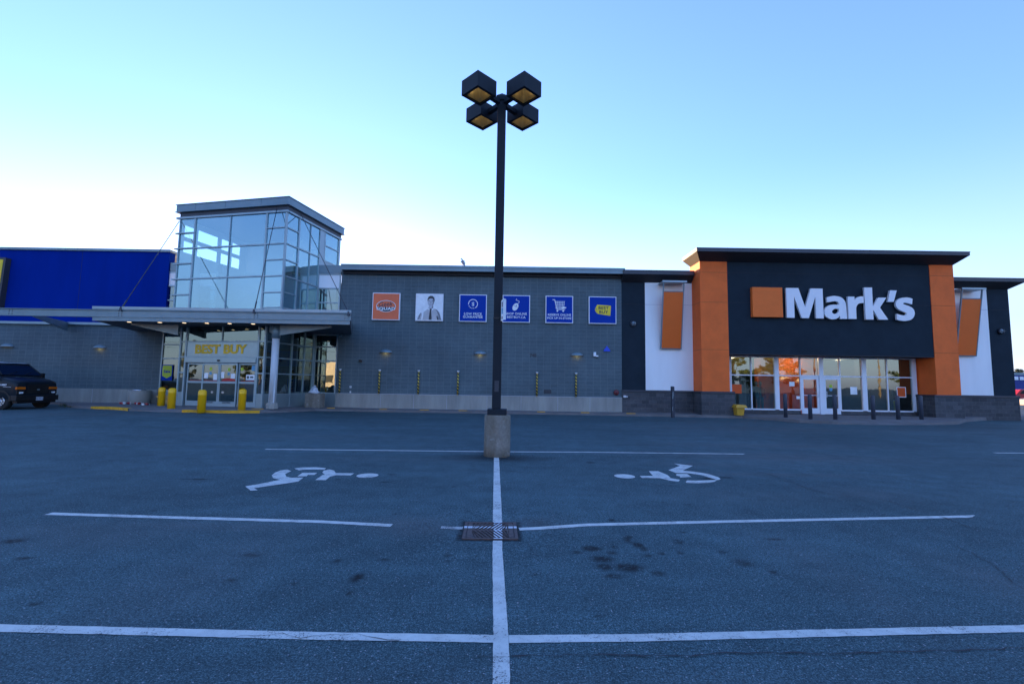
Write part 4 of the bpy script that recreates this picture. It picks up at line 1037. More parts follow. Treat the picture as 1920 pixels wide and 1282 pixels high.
def f_mouse(q, tx):
    c, s_ = math.cos(R(-28)), math.sin(R(-28))
    q([(.47 + x * c - y * s_, .57 + x * s_ + y * c) for x, y in ell(0, 0, .098, .145)], 1, 1)
    q([(.50 + x * c - y * s_, .61 + x * s_ + y * c) for x, y in ell(0, 0, .010, .045)], 0, 2)
    q([(.485 + x * c - y * s_, .585 + x * s_ + y * c) for x, y in ((-.09, -.003), (.09, -.003), (.09, .004), (-.09, .004))], 0, 2)
    stroke(q, [(.55, .69), (.60, .73), (.61, .77), (.55, .80), (.49, .82), (.51, .87)], .018, 1)
    tx('SHOP ONLINE', .5, .315, .180, 1, bold=.0035, sx=1.0); tx('BESTBUY.CA', .5, .19, .180, 1, bold=.0035, sx=1.0)
def f_cart(q, tx):
    stroke(q, [(.26, .855), (.33, .855), (.42, .50)], .028, 1)
    for i in range(5): stroke(q, [(.36, .79 - i * .062), (.70 - i * .010, .79 - i * .062)], .018, 1, 1 + i % 2)
    for i in range(6): stroke(q, [(.37 + i * .062, .80), (.395 + i * .052, .53)], .014, 1, 3)
    stroke(q, [(.41, .50), (.70, .50)], .026, 1, 2); q([(.56, .56), (.68, .60), (.75, .585), (.75, .55), (.60, .52)], 1, 4)
    q(ell(.43, .445, .032, .032, 14), 1, 1); q(ell(.64, .445, .032, .032, 14), 1, 1)
    tx('RESERVE ONLINE', .5, .30, .170, 1, bold=.0035, sx=.96); tx('PICK UP IN-STORE', .5, .18, .165, 1, bold=.0035, sx=.96)
def f_tag(q, tx):
    q([(.25, .60), (.31, .70), (.78, .67), (.80, .66), (.78, .31), (.76, .30), (.33, .36), (.24, .44), (.22, .52)], 3, 1)
    q(ell(.275, .535, .017, .017, 12), 0, 2)
    tx('BEST', .53, .575, .235, 2, bold=.005, sx=1.12, lift=2); tx('BUY', .53, .425, .235, 2, bold=.005, sx=1.12, lift=2)
wall_sign(-7.94, 5.08, 'orange square sign with a black oval logo, leftmost in the row', 'sign_orange', f_geek)
wall_sign(-5.49, 5.07, 'white square sign with a portrait of a man in shirt and tie', 'paper', f_man)
wall_sign(-3.02, 5.06, 'blue square sign reading LOW PRICE GUARANTEE under a dollar symbol', 'blue_sign', f_price)
wall_sign(-.57, 5.06, 'blue square sign reading SHOP ONLINE with a computer mouse', 'blue_sign', f_mouse)
wall_sign(1.87, 5.06, 'blue square sign reading RESERVE ONLINE with a shopping cart', 'blue_sign', f_cart)
wall_sign(4.32, 5.06, 'blue square sign with a yellow price tag logo, rightmost in the row', 'blue_sign', f_tag)

# yellow tag logo on the blue wall (only its right end is in view)
t = empty('tag_sign', (-31.0, 26.36, 5.4), 'big yellow tag sign with dark edge on the blue wall at the photo edge', 'sign')
P = [(-28.62, 8.25), (-28.72, 5.45), (-33.0, 5.2), (-34.3, 6.1), (-34.4, 7.3), (-33.2, 8.45)]
mb = MB(); mb.prism([(x, 26.06, z) for x, z in P], (0, .30, 0)); mb.build('sign_box', 'print_dark', t)
cx, cz = -31.5, 6.8
mb = MB(); mb.prism([(cx + (x - cx) * .955, 26.045, cz + (z - cz) * .92) for x, z in P], (0, .014, 0)); text(mb, 'BEST', 1.3, face_T(-31.4, 26.035, 7.35), 1, bold=.06); text(mb, 'BUY', 1.3, face_T(-31.4, 26.035, 6.2), 1, bold=.06)
mb.build('sign_face', ['yellow_logo', 'print_dark'], t)

# ------------------------------------------------------------------ wall lamps
def wall_lamp(x, lit, label, first):
    if first is not None:
        o = copy_tree(first); o.location.x = x; o['label'] = label; r = o
    else:
        t = empty('wall_lamp', (x, 26.5, 3.3), label, 'wall lamp', 'half dome wall lamps')
        mb = MB(); mb.lathe([(.36, -.05), (.36, -.02), (.30, .06), (.19, .115), (.08, .14), (.0, .145)], (x, 26.5, 3.3), 24, 0, arc=math.pi, a0=math.pi, sy=.6)
        mb.lathe([(.37, -.065), (.37, -.04)], (x, 26.5, 3.3), 24, 1, arc=math.pi, a0=math.pi, sy=.62)
        mb.build('lamp_shade', ['metal_mid', 'metal_dark'], t)
        mb = MB(); mb.lathe([(.0, -.05), (.30, -.052)], (x, 26.5, 3.3), 20, 0, arc=math.pi, a0=math.pi, sy=.55); mb.build('lamp_lens', 'lamp_glow2', t)
        r = t
    if lit:
        ld = bpy.data.lights.new('lamp_light', 'POINT'); ld.energy = .09; ld.color = (1, .68, .30); ld.shadow_soft_size = .05
        lo = bpy.data.objects.new('lamp_light', ld); S.collection.objects.link(lo); lo.parent = r; lo.location = (0, -.12, -.10)
    return r
wl0 = None
for x, lit, lab in ((-28.45, 0, 'half dome wall lamp above the parked van'), (-23.23, 1, 'half dome wall lamp on the block wall left of the entrance'), (-7.1, 1, 'half dome wall lamp below the orange and portrait signs'), (-1.79, 1, 'half dome wall lamp just left of the tall lamp pole'), (3.67, 1, 'half dome wall lamp below the shopping cart and tag signs')):
    r = wall_lamp(x, lit, lab, wl0)
    if wl0 is None: wl0 = r
def round_lamp(x, z, label):
    t = empty('round_lamp', (x, 26.5, z), label, 'wall lamp', 'round wall lamps on the charcoal wings')
    mb = MB(); mb.ring((x, 26.5, z), (x, 26.40, z), .17, .16, 20); mb.ring((x, 26.40, z), (x, 26.39, z), .16, .12, 20); mb.build('lamp_body', 'metal_dark', t)
    mb = MB(); c = Vector((x + .02, 26.39, z + .01)); prof = [(.12, 0), (.105, .05), (.06, .09), (0.005, .10)]
    vs = [(c.x + r * math.cos(a * .393), c.y - h, c.z + r * math.sin(a * .393)) for r, h in prof for a in range(16)]
    mb.add(vs, [(j * 16 + i, j * 16 + (i + 1) % 16, (j + 1) * 16 + (i + 1) % 16, (j + 1) * 16 + i) for j in range(3) for i in range(16)], 0, True)
    mb.build('lamp_lens', 'metal_light', t)
    mb = MB(); mb.box(x + .01, x + .03, 26.27, 26.40, z - .12, z + .13); mb.box(x - .1, x + .14, 26.27, 26.40, z, z + .02); mb.build('lamp_guard', 'metal_dark', t)
round_lamp(6.85, 5.10, 'round caged wall lamp on the charcoal wing beside the white panel')
round_lamp(27.66, 5.0, 'round caged wall lamp at the far right end of the store')

# ------------------------------------------------------------------ striped guards on the block wall
g0 = None
for x, lab in ((-9.6, 'beside the glass strip'), (-7.39, 'below the orange sign'), (-5.2, 'below the portrait sign'), (-2.99, 'left of the lamp pole'), (1.43, 'right of the lamp pole'), (3.62, 'below the rightmost half dome lamp')):
    if g0 is None:
        g0 = empty('striped_post', (x, 26.41, .95), '', 'striped post', 'black and yellow striped posts on the wall ledge')
        mb = MB(); mb.ring((x, 26.41, .952), (x, 26.41, 2.2), .045, .045, 14); mb.build('striped_tube', 'stripes', g0)
        mb = MB(); mb.ring((x, 26.41, 2.2), (x, 26.41, 2.29), .055, .075, 14); mb.build('post_cap', 'cap_white', g0); g = g0
    else:
        g = copy_tree(g0); g.location.x = x
    g['label'] = 'thin black and yellow striped post against the block wall ' + lab

# ------------------------------------------------------------------ small wall fittings
t = empty('security_camera', (4.69, 26.5, 3.3), 'small white camera box on the wall beside the blue triangle', 'camera')
mb = MB(); mb.box(4.6, 4.74, 26.38, 26.5, 3.22, 3.46, 0); mb.box(4.72, 4.86, 26.36, 26.44, 3.2, 3.28, 0); mb.build('camera_body', 'paper', t, bevel=.01)
mb = MB(); mb.lathe([(.05, 0), (.045, -.04), (.01, -.06)], (4.8, 26.40, 3.19), 12); mb.build('camera_dome', 'black', t)
mb = MB(); mb.prism([(5.17, 26.44, 3.52), (5.55, 26.44, 3.52), (5.55, 26.44, 3.56), (5.36, 26.44, 3.84), (5.17, 26.44, 3.56)], (0, .06, 0))
tag(mb.build('triangle_sign', 'blue_tri', origin=(5.36, 26.5, 3.5), bevel=.008), 'small blue triangular sign high on the block wall', 'sign')
t = empty('alarm_bell', (5.88, 26.5, 1.22), 'round dull red fire alarm bell low on the block wall corner', 'alarm bell')
mb = MB(); mb.ring((5.88, 26.5, 1.22), (5.88, 26.46, 1.22), .09, .09, 14); mb.build('backplate', 'black', t)
mb = MB()
prof = [(.155, 0), (.15, .04), (.10, .075), (.02, .09)]
vs = [(5.88 + r * math.cos(a * .3142), 26.46 - h, 1.22 + r * math.sin(a * .3142)) for r, h in prof for a in range(20)]
mb.add(vs, [(j * 20 + i, j * 20 + (i + 1) % 20, (j + 1) * 20 + (i + 1) % 20, (j + 1) * 20 + i) for j in range(3) for i in range(20)], 0, True); mb.build('gong', 'red_dull', t)
mb = MB(); mb.box(6.26, 6.42, 26.36, 26.44, .95, 1.07); mb.ring((6.47, 26.44, 1.0), (6.47, 26.36, 1.0), .035, .035, 10)
tag(mb.build('outlet_box', 'cap_white', origin=(6.35, 26.44, 1.0), bevel=.006), 'tiny white outlet box on the dark stone plinth corner', 'outlet box')
mb = MB(); mb.box(-9.05, -8.95, 26.44, 26.5, 1.24, 1.36); mb.box(-9.04, -8.96, 26.45, 26.5, .97, 1.07)
tag(mb.build('outlet_box', 'cap_white', origin=(-9.0, 26.5, 1.0), bevel=.006), 'pair of small pale outlet boxes above the concrete ledge', 'outlet box')
mb = MB(); mb.box(-8.6, -8.46, 26.42, 26.5, 2.72, 2.83); mb.box(-8.47, -8.42, 26.42, 26.5, 2.69, 2.8); mb.ring((-8.53, 26.42, 2.775), (-8.53, 26.38, 2.775), .035, .045, 10)
tag(mb.build('wall_speaker', 'black', origin=(-8.53, 26.5, 2.77)), 'tiny black speaker on the block wall right of the glass strip', 'speaker')
mb = MB(); mb.box(-9.75, -9.55, 26.30, 26.5, 4.06, 4.22); mb.ring((-9.65, 26.3, 4.14), (-9.65, 26.26, 4.14), .05, .06, 12)
tag(mb.build('floodlight', 'metal_mid', origin=(-9.65, 26.5, 4.1), bevel=.01), 'small grey floodlight under the right end of the canopy', 'floodlight')
mb = MB(); text(mb, '748', .26, face_T(1.2, 26.49, 3.22), 0, bold=.008, extrude=.008)
tag(mb.build('house_number', 'print_dark', origin=(1.2, 26.5, 3.22)), 'dark street number 748 on the block wall', 'number')
mb = MB(); mb.box(1.82, 2.24, 26.485, 26.5, 1.1, 1.32, 0)
for i in range(5): mb.box(1.84, 2.22, 26.475, 26.485, 1.12 + i * .04, 1.135 + i * .04, 0)
tag(mb.build('wall_vent', 'metal_dark', origin=(2.03, 26.5, 1.1)), 'flat dark louvred vent low on the block wall', 'vent')
mb = MB(); z = 1.0
for dx in (0, .06): mb.ring((2.03 + dx, 26.46, 1.0), (2.03 + dx, 26.46, 1.05), .02, .02, 8)

# ------------------------------------------------------------------ bollards
b0 = None
for x, y, lab in ((-17.58, 23.66, 'yellow bollard farthest left, in front of the timber bench'), (-15.9, 21.41, 'second yellow bollard from the left'), (-13.03, 19.99, 'yellow bollard nearest the viewer, in front of the glass doors'), (-12.11, 21.35, 'yellow bollard closest to the white round column')):
    x = {-17.58: -17.45, -15.9: -15.32}.get(x, x)
    if b0 is None:
        b0 = empty('bollard', (x, y, .2), lab, 'bollard', 'yellow bollards at the entrance')
        mb = MB(); mb.lathe([(.155, 0), (.155, .74), (.160, .745), (.160, .765), (.155, .77), (.155, .87), (.145, .915), (.11, .95), (.05, .965), (.0, .97)], (x, y, .2), 24); mb.build('bollard_sleeve', 'yellow_post', b0)
        o = b0
    else:
        o = copy_tree(b0); o.location.x = x; o.location.y = y
    o.location.z = lerp_table([(-17.4, .22), (-15, .24), (-13, .215), (-12, .25)], x) - .01; o['label'] = lab
b0 = None
labs = ['dark bollard in front of the orange lobby window, leftmost of the six', 'dark bollard in front of the left shop door', 'dark bollard in front of the right shop door', 'dark bollard in front of the wide post right of the doors', 'dark bollard in front of the rightmost shop window', 'dark bollard beside the right orange pillar']
for (x, y), lab in zip(((13.72, 23.7), (14.42, 22.85), (15.55, 22.75), (17.65, 23.1), (19.06, 23.35), (20.42, 23.6)), labs):
    if b0 is None:
        b0 = empty('bollard', (x, y, .14), lab, 'bollard', 'dark bollards at the shop front')
        mb = MB(); mb.lathe([(.088, 0), (.088, 1.14), (.08, 1.18), (.05, 1.20), (0, 1.205)], (x, y, .14), 18); mb.build('bollard_tube', 'bollard', b0)
        mb = MB(); mb.lathe([(.13, 0), (.13, .012), (.09, .015)], (x, y, .142), 16); mb.build('base_plate', 'metal_dark', b0)
        o = b0
    else:
        o = copy_tree(b0); o.location.x = x; o.location.y = y
    o['label'] = lab
t = empty('timber_post', (8.4, 24.6, -.05), 'weathered dark square timber post at the kerb before the white panel', 'post')
t.location = (8.4, 24.6, 0); ORG[t.name] = Vector((8.4, 24.6, 0))
mb = MB(); mb.hexa([(8.32, 24.52, -.1), (8.48, 24.52, -.1), (8.48, 24.68, -.1), (8.32, 24.68, -.1), (8.32, 24.52, 1.60), (8.47, 24.52, 1.60), (8.47, 24.68, 1.62), (8.32, 24.68, 1.62)])
mb.build('post_shaft', 'wood_dark', t, bevel=.012)
mb = MB()
for z0, z1, x0, x1 in ((.95, 1.35, 8.36, 8.40), (.35, .6, 8.34, 8.37), (1.1, 1.2, 8.41, 8.44), (.7, .78, 8.40, 8.43)): mb.quad([(x0, 24.517, z0), (x1 - .01, 24.517, z0 + .03), (x1 + .01, 24.517, z1), (x0 + .015, 24.517, z1 - .05)])
mb.build('scrape_mark', 'metal_light', t)

# yellow bin by the stone plinth
t = empty('waste_bin', (12.05, 25.0, .16), 'yellow plastic bin with overhanging hood beside the stone plinth', 'bin')
mb = MB(); mb.hexa([(11.84, 24.85, .16), (12.20, 24.85, .16), (12.20, 25.2, .16), (11.84, 25.2, .16), (11.80, 24.8, .54), (12.24, 24.8, .54), (12.24, 25.22, .54), (11.80, 25.22, .54)]); mb.build('bin_body', 'yellow_bin', t, bevel=.012)
mb = MB(); mb.hexa([(11.74, 24.72, .545), (12.36, 24.72, .545), (12.36, 25.26, .545), (11.74, 25.26, .545), (11.82, 24.8, .72), (12.30, 24.8, .70), (12.30, 25.22, .70), (11.82, 25.22, .72)]); mb.build('bin_hood', 'yellow_bin', t, bevel=.02)

# concrete litter bins
t = empty('litter_bin', (-10.4, 25.2, .16), 'square concrete litter bin with a crumpled white bag by the glass strip', 'litter bin')
mb = MB(); mb.hexa([(-10.83, 24.85, .14), (-10.05, 24.85, .14), (-10.05, 25.6, .14), (-10.83, 25.6, .14), (-10.83, 24.85, .95), (-10.05, 24.85, .95), (-10.05, 25.6, .95), (-10.83, 25.6, .95)]); mb.build('bin_body', 'old_concrete', t, bevel=.03)
mb = MB(); rr = random.Random(5); mb.lathe([(.22, .95), (.26, 1.0), (.20, 1.10), (.15, 1.2), (.07, 1.30), (.03, 1.36)], (-10.5, 25.2, 0), 9, 0, smooth=False, sx=1.1)
for i, v in enumerate(mb.v): v += Vector((rr.uniform(-.04, .04), rr.uniform(-.04, .04), rr.uniform(-.03, .03)))
mb.build('bin_bag', 'bin_bag', t)
t = empty('litter_bin', (-20.2, 25.9, .2), 'round concrete litter bin against the wall left of the bench', 'litter bin')
mb = MB(); mb.lathe([(.46, 0), (.50, .06), (.52, .70), (.48, .74)], (-20.2, 25.75, .2), 28); mb.build('bin_body', 'concrete', t)
mb = MB(); mb.lathe([(.30, .74), (.34, .76), (.22, .80), (.0, .81)], (-20.2, 25.75, .2), 24); mb.build('bin_lid', 'chrome', t)
t = empty('bench', (-18.2, 25.6, .2), 'timber bench on concrete feet behind the two left bollards', 'bench')
mb = MB()
for i in range(3): mb.box(-19.0, -16.9, 25.35 + i * .17, 25.50 + i * .17, .60, .70)
mb.build('seat', 'wood', t, bevel=.01)
for x in (-18.7, -17.3):
    mb = MB(); mb.box(x, x + .35, 25.38, 25.8, .2, .60); mb.build('leg', 'wood', t, bevel=.015)

# cups on the sidewalk
rr = random.Random(11); c0 = None
spots = [(-20.55, 25.0, 'left litter group'), (-20.36, 24.9, 'left litter group'), (-20.25, 25.1, 'left litter group'), (-19.85, 25.1, 'middle litter group'), (-19.6, 25.0, 'middle litter group'), (-18.95, 24.5, 'right litter group'), (-18.75, 24.45, 'right litter group')]
clabs = ['crushed red cup, leftmost of the litter by the round concrete bin', 'crushed red cup, second of the litter by the round bin', 'crushed red cup, nearest the wall in the left litter cluster', 'crushed red cup, left one of the middle litter pair', 'crushed red cup, right one of the middle litter pair', 'crushed red cup, left one of the pair near the bollard', 'crushed red cup, closest to the leftmost yellow bollard']
for (x, y, _), lab in zip(spots, clabs):
    if c0 is None:
        c0 = empty('paper_cup', (x, y, .285), lab, 'cup', 'crushed red cups on the sidewalk')
        mb = MB(); mb.ring((x - .09, y, .28), (x + .06, y, .285), .06, .045, 12, 0); mb.build('cup_wall', 'red', c0)
        mb = MB(); mb.ring((x - .11, y, .28), (x - .085, y, .28), .066, .066, 12, 0); mb.build('cup_lid', 'paper', c0); o = c0
    else:
        o = copy_tree(c0); o.location = (x, y, .285)
    o.rotation_euler = (0, rr.uniform(-.2, .2), rr.uniform(0, 6)); o['label'] = lab

# ------------------------------------------------------------------ parking lot lamp
px, py = -.335, 10.9
LP = empty('parking_lamp', (px, py, 0), 'tall dark four headed parking lot lamp on a round concrete base', 'street lamp')
mb = MB(); n = 36; prof = [(.300, -.05), (.302, .25), (.300, .60), (.298, .90), (.285, .925), (.0, .93)]
mb.lathe(prof, (px + .03, py, 0), n); mb.build('concrete_base', 'old_concrete', LP)
mb = MB(); mb.box(px - .20, px + .24, py - .2, py + .2, .93, 1.06); mb.build('base_cover', 'pole', LP, bevel=.012)
mb = MB(); h = .10; mb.box(px - h, px + h, py - h, py + h, 1.06, 8.50); mb.build('pole', 'pole', LP, bevel=.012)
mb = MB(); mb.box(px - .05, px + .05, py - .106, py - .1, 1.45, 1.70); mb.ring((px, py - .106, 1.67), (px, py - .112, 1.67), .008, .008, 8); mb.ring((px, py - .106, 1.48), (px, py - .112, 1.48), .008, .008, 8); mb.build('hand_hole_cover', 'metal_dark', LP)
mb = MB(); mb.hexa([(px - .13, py - .13, 8.45), (px + .13, py - .13, 8.45), (px + .13, py + .13, 8.45), (px - .13, py + .13, 8.45), (px - .13, py - .13, 8.55), (px + .13, py - .13, 8.55), (px + .13, py + .13, 8.55), (px - .13, py + .13, 8.55)])
mb.add([(px - .13, py - .13, 8.55), (px + .13, py - .13, 8.55), (px + .13, py + .13, 8.55), (px - .13, py + .13, 8.55), (px, py, 8.68)], [(0, 1, 4), (1, 2, 4), (2, 3, 4), (3, 0, 4)])
mb.T = None; mb.build('pole_cap', 'pole', LP)
M['reflector'] = plain('brass_reflector', (.60, .46, .22), .32, metal=.55, var=.25, scale=6)
_g = Nodes('lamp_head_glass'); _g.t.nodes.remove(_g.b); _a = _g.n('ShaderNodeBsdfTransparent'); _a.inputs[0].default_value = (.85, .75, .5, 1); _b = _g.n('ShaderNodeBsdfGlossy'); _b.inputs['Roughness'].default_value = .05
_m = _g.n('ShaderNodeMixShader'); _m.inputs[0].default_value = .12; _g.l(_a.outputs[0], _m.inputs[1]); _g.l(_b.outputs[0], _m.inputs[2]); _g.l(_m.outputs[0], _g.out.inputs[0]); M['lamp_glass'] = _g.m
for sx, sy in ((-1, -1), (1, -1), (-1, 1), (1, 1)):
    cx, cy = px + sx * .52, py + sy * .55
    Tm = Matrix.Translation((cx, cy, 8.25)) @ Matrix.Rotation(R(45), 4, 'Z')
    s = .285; H = .36
    mb = MB(); mb.T = Tm
    mb.box(-s, s, -s, -s + .02, 0, H); mb.box(-s, s, s - .02, s, 0, H); mb.box(-s, -s + .02, -s + .02, s - .02, 0, H); mb.box(s - .02, s, -s + .02, s - .02, 0, H); mb.box(-s + .02, s - .02, -s + .02, s - .02, H - .02, H)
    r = .045
    for a in ((-s + .02, s - .02, -s + .02, -s + .02 + r), (-s + .02, s - .02, s - .02 - r, s - .02), (-s + .02, -s + .02 + r, -s + .02 + r, s - .02 - r), (s - .02 - r, s - .02, -s + .02 + r, s - .02 - r)): mb.box(a[0], a[1], a[2], a[3], .0, .03)
    hd = mb.build('lamp_head', 'pole', LP)
    q = s - .066
    mb = MB(); mb.T = Tm; n_ = 5   # curved reflector bowl
    vs = []
    for j in range(9):
        for i in range(9):
            u, w = -1 + i / 4, -1 + j / 4
            d = max(abs(u), abs(w)); hgt = .035 + .24 * (1 - d ** 2.2)
            vs.append((u * q, w * q, hgt))
    mb.add(vs, [(j * 9 + i, j * 9 + i + 1, (j + 1) * 9 + i + 1, (j + 1) * 9 + i) for j in range(8) for i in range(8)], 0, True)
    mb.build('reflector', 'reflector', hd)
    mb = MB(); mb.T = Tm; mb.quad([(-q, -q, .02), (q, -q, .02), (q, q, .02), (-q, q, .02)]); mb.build('lens', 'lamp_glass', hd)
    ld = bpy.data.lights.new('lamp_light', 'POINT'); ld.energy = .045; ld.color = (1, .90, .70); ld.shadow_soft_size = .04  # weak light added inside each head to bring out the gold reflector
    lo = bpy.data.objects.new('lamp_light', ld); S.collection.objects.link(lo); lo.parent = hd; lo.location = Tm @ Vector((0, 0, .09)) - ORG[LP.name]
    mb = MB(); d = Vector((sx * .7, sy * .714, 0)); n2 = Vector((-d.y, d.x, 0)) * .055; a = Vector((px, py, 8.36)) + d * .12; b = Vector((cx, cy, 8.36)) - d * .25
    mb.hexa([a - n2, b - n2, b + n2, a + n2, a - n2 + Vector((0, 0, .10)), b - n2 + Vector((0, 0, .10)), b + n2 + Vector((0, 0, .10)), a + n2 + Vector((0, 0, .10))]); mb.build('arm', 'pole', LP)
# small flag sign on the pole
t = empty('pole_sign', (-.2, 10.72, 3.1), 'small curled white plastic sign seen edge on, clamped to the lamp pole', 'sign')
mb = MB()
def flag(x0, y0, x1, y1, za, zb, zc, zd, m): mb.hexa([(x0, y0, za), (x1, y1, zc), (x1 + .006, y1, zc), (x0 + .006, y0, za), (x0, y0, zb), (x1, y1, zd), (x1 + .006, y1, zd), (x0 + .006, y0, zb)], m)
flag(-.262, 10.70, -.205, 10.62, 3.06, 3.53, 3.08, 3.58, 0); flag(-.205, 10.62, -.155, 10.72, 3.08, 3.58, 3.10, 3.57, 0)
mb.build('sign_sheet', 'paper', t)
mb = MB()
for z0, z1, m in ((3.22, 3.36, 0), (3.38, 3.50, 1), (3.10, 3.17, 2)):
    mb.quad([(-.252, 10.685, z0), (-.218, 10.637, z0), (-.218, 10.637, z1), (-.252, 10.685, z1)], m)
mb.build('sign_print', ['paper_blue', 'print_mid', 'print_mid'], t)
mb = MB(); mb.tube([(-.30, 10.79, 3.12), (-.245, 10.72, 3.2)], .015, 6); mb.box(-.445, -.225, 10.79, 11.01, 3.13, 3.16); mb.build('clamp', 'black', t)

# drain
t = empty('drain_grate', (-.21, 5.46, -.003), 'rusty brown square drain grate crossed by the painted white lines', 'drain grate')
t.rotation_euler = (0, 0, R(2)); ORG[t.name] = Vector((0, 0, 0)); s = .30
mb = MB(); mb.box(-s, s, -s, s, -.012, -.008); mb.build('pit', 'black', t)
mb = MB()
for a in ((-s, s, -s, -s + .03), (-s, s, s - .03, s), (-s, -s + .035, -s + .03, s - .03), (s - .035, s, -s + .03, s - .03)): mb.box(a[0], a[1], a[2], a[3], -.011, .007)
f = s - .035
for a in ((-f + .008, f - .008, -.012, .012), (-f + .008, -f + .06, .012, f - .01), (-f + .008, -f + .06, -f + .01, -.012), (f - .06, f - .008, .012, f - .01), (f - .06, f - .008, -f + .01, -.012)): mb.box(a[0], a[1], a[2], a[3], -.009, .006)
x0, x1 = -f + .06, f - .06
for half in (0, 1):
    ya, yb = (.012, f - .008) if half == 0 else (-f + .008, -.012)
    sg = 1 if half == 0 else -1
    n = 9; dx = (x1 - x0) / n
    for i in range(-3, n + 3):
        xb = x0 + i * dx; sh = sg * dx * 2.6
        p = [(xb, ya), (xb + dx * .46, ya), (xb + dx * .46 + sh, yb), (xb + sh, yb)]
        p = [(min(x1, max(x0, a)), b) for a, b in p]
        if max(a for a, b in p) - min(a for a, b in p) < .01: continue
        mb.hexa([(a, b, -.009) for a, b in p] + [(a, b, .0055) for a, b in p])
mb.build('grate_bars', 'grate', t)

# ------------------------------------------------------------------ van (nose to the right, cut off by the photo edge)
vx, vy, vz = -22.05, 21.05, .115
VAN = empty('parked_van', (vx, vy, vz), 'dark van with white roof parked by the block wall, cut off at the left', 'van')
VT = Matrix.Translation((vx, vy, vz)) @ Matrix.Rotation(R(0), 4, 'Z')
def vmb():
    m = MB(); m.T = VT; return m
WV = 2.0
# stations: x behind the nose (negative), (z_bottom, z_belt, z_top, inset at belt, inset at top)
def loft(mb, st, m=0, mroof=None):
    rings = []
    for x, zb_, zbelt, ztop, i0, i1, nose in st:
        yl, yr = nose, WV - nose
        rings.append([(x, yl + .05, zb_), (x, yl, zb_ + .12), (x, yl, zbelt), (x, yl + i0, zbelt + (ztop - zbelt) * .5), (x, yl + i1, ztop - .05), (x, yl + i1 + .16, ztop),
                      (x, yr - i1 - .16, ztop), (x, yr - i1, ztop - .05), (x, yr - i0, zbelt + (ztop - zbelt) * .5), (x, yr, zbelt), (x, yr, zb_ + .12), (x, yr - .05, zb_)])
    k = 12
    vs = [p for r in rings for p in r]
    for a in range(len(rings) - 1):
        for i in range(k):
            f = (a * k + i, a * k + (i + 1) % k, (a + 1) * k + (i + 1) % k, (a + 1) * k + i)
            mb.add([vs[j] for j in f], [(0, 1, 2, 3)], m, True)
    mb.add(rings[0], [tuple(range(k))], m); mb.add(rings[-1], [tuple(range(k))[::-1]], m)
mb = vmb()
loft(mb, [(-.02, .42, 1.04, 1.20, .03, .05, .09), (-.08, .40, 1.07, 1.28, .02, .05, .03), (-.26, .38, 1.10, 1.35, .02, .04, .01), (-.62, .36, 1.15, 1.44, .02, .04, .0), (-.80, .36, 1.15, 1.48, .02, .05, .0)])
loft(mb, [(-.76, .36, 1.16, 1.46, .02, .05, .0), (-.78, .36, 1.16, 1.50, .02, .06, .0), (-1.12, .36, 1.17, 1.86, .06, .12, .0), (-1.38, .36, 1.18, 2.03, .08, .16, .0), (-1.75, .36, 1.18, 2.06, .10, .19, .0), (-5.5, .36, 1.18, 2.06, .09, .17, .0)])
_b = mb.build('body', 'van_dark', VAN, bevel=.05)
mb = vmb()
loft(mb, [(-1.36, 1.98, 2.00, 2.04, .14, .20, .15), (-1.55, 2.0, 2.05, 2.11, .17, .24, .18), (-2.4, 2.02, 2.06, 2.16, .17, .26, .18), (-5.3, 2.02, 2.06, 2.16, .17, .26, .18), (-5.5, 2.0, 2.04, 2.08, .17, .26, .18)])
mb.build('roof', 'van_white', VAN)
mb = vmb()   # windscreen
mb.quad([(-.80, .10, 1.52), (-.80, WV - .10, 1.52), (-1.35, WV - .22, 2.0), (-1.35, .22, 2.0)]); 
for i, v in enumerate(mb.v): v += Vector((.035, 0, .035))
mb.build('windscreen', 'glass_car', VAN)
for ya, yb in ((.10, .22), (WV - .10, WV - .22)):      # windscreen pillars
    mb = vmb(); mb.tube([(-.76, ya - (.01 if ya < 1 else -.01), 1.54), (-1.31, yb, 2.03)], .035, 8); mb.build('windscreen_pillar', 'van_dark', VAN)
mb = vmb(); mb.tube([(-1.31, .2, 2.03), (-1.31, WV - .2, 2.03)], .03, 8); mb.build('windscreen_header', 'van_dark', VAN)
for y0w, y1w in ((.35, .95), (1.05, 1.65)):
    mb = vmb(); mb.tube([(-.745, y0w, 1.56), (-.93, y1w - .05, 1.72)], .008, 5); mb.build('wiper', 'black', VAN)
for y, sg in ((-.004, -1), (WV + .004, 1)):
    yy = lambda z: y - sg * (.01 + (z - 1.18) * .175)
    mb = vmb(); mb.quad([(-1.05, yy(1.27), 1.27), (-1.48, yy(1.9), 1.9), (-2.35, yy(1.9), 1.9), (-2.35, yy(1.27), 1.27)]); mb.build('side_window', 'glass_car', VAN)
    mb = vmb(); mb.quad([(-2.5, yy(1.27), 1.27), (-2.5, yy(1.9), 1.9), (-3.8, yy(1.9), 1.9), (-3.8, yy(1.27), 1.27)]); mb.build('side_window', 'glass_car', VAN)
    mb = vmb(); mb.box(-1.10, -.92, y + sg * .03, y + sg * .22, 1.34, 1.66); mb.box(-1.05, -.97, min(y - sg * .05, y + sg * .05), max(y - sg * .05, y + sg * .05), 1.36, 1.42); mb.build('wing_mirror', 'grille', VAN, bevel=.03)
mb = vmb()   # grille
mb.box(-.06, .005, .50, WV - .50, .72, 1.14, 0)
for z in (.78, .85, .92, .99, 1.06): mb.box(-.03, .015, .52, WV - .52, z, z + .025, 1)
mb.box(0, .02, .96, 1.08, .86, .92, 2)
mb.build('grille', ['grille', 'black', 'metal_mid'], VAN)
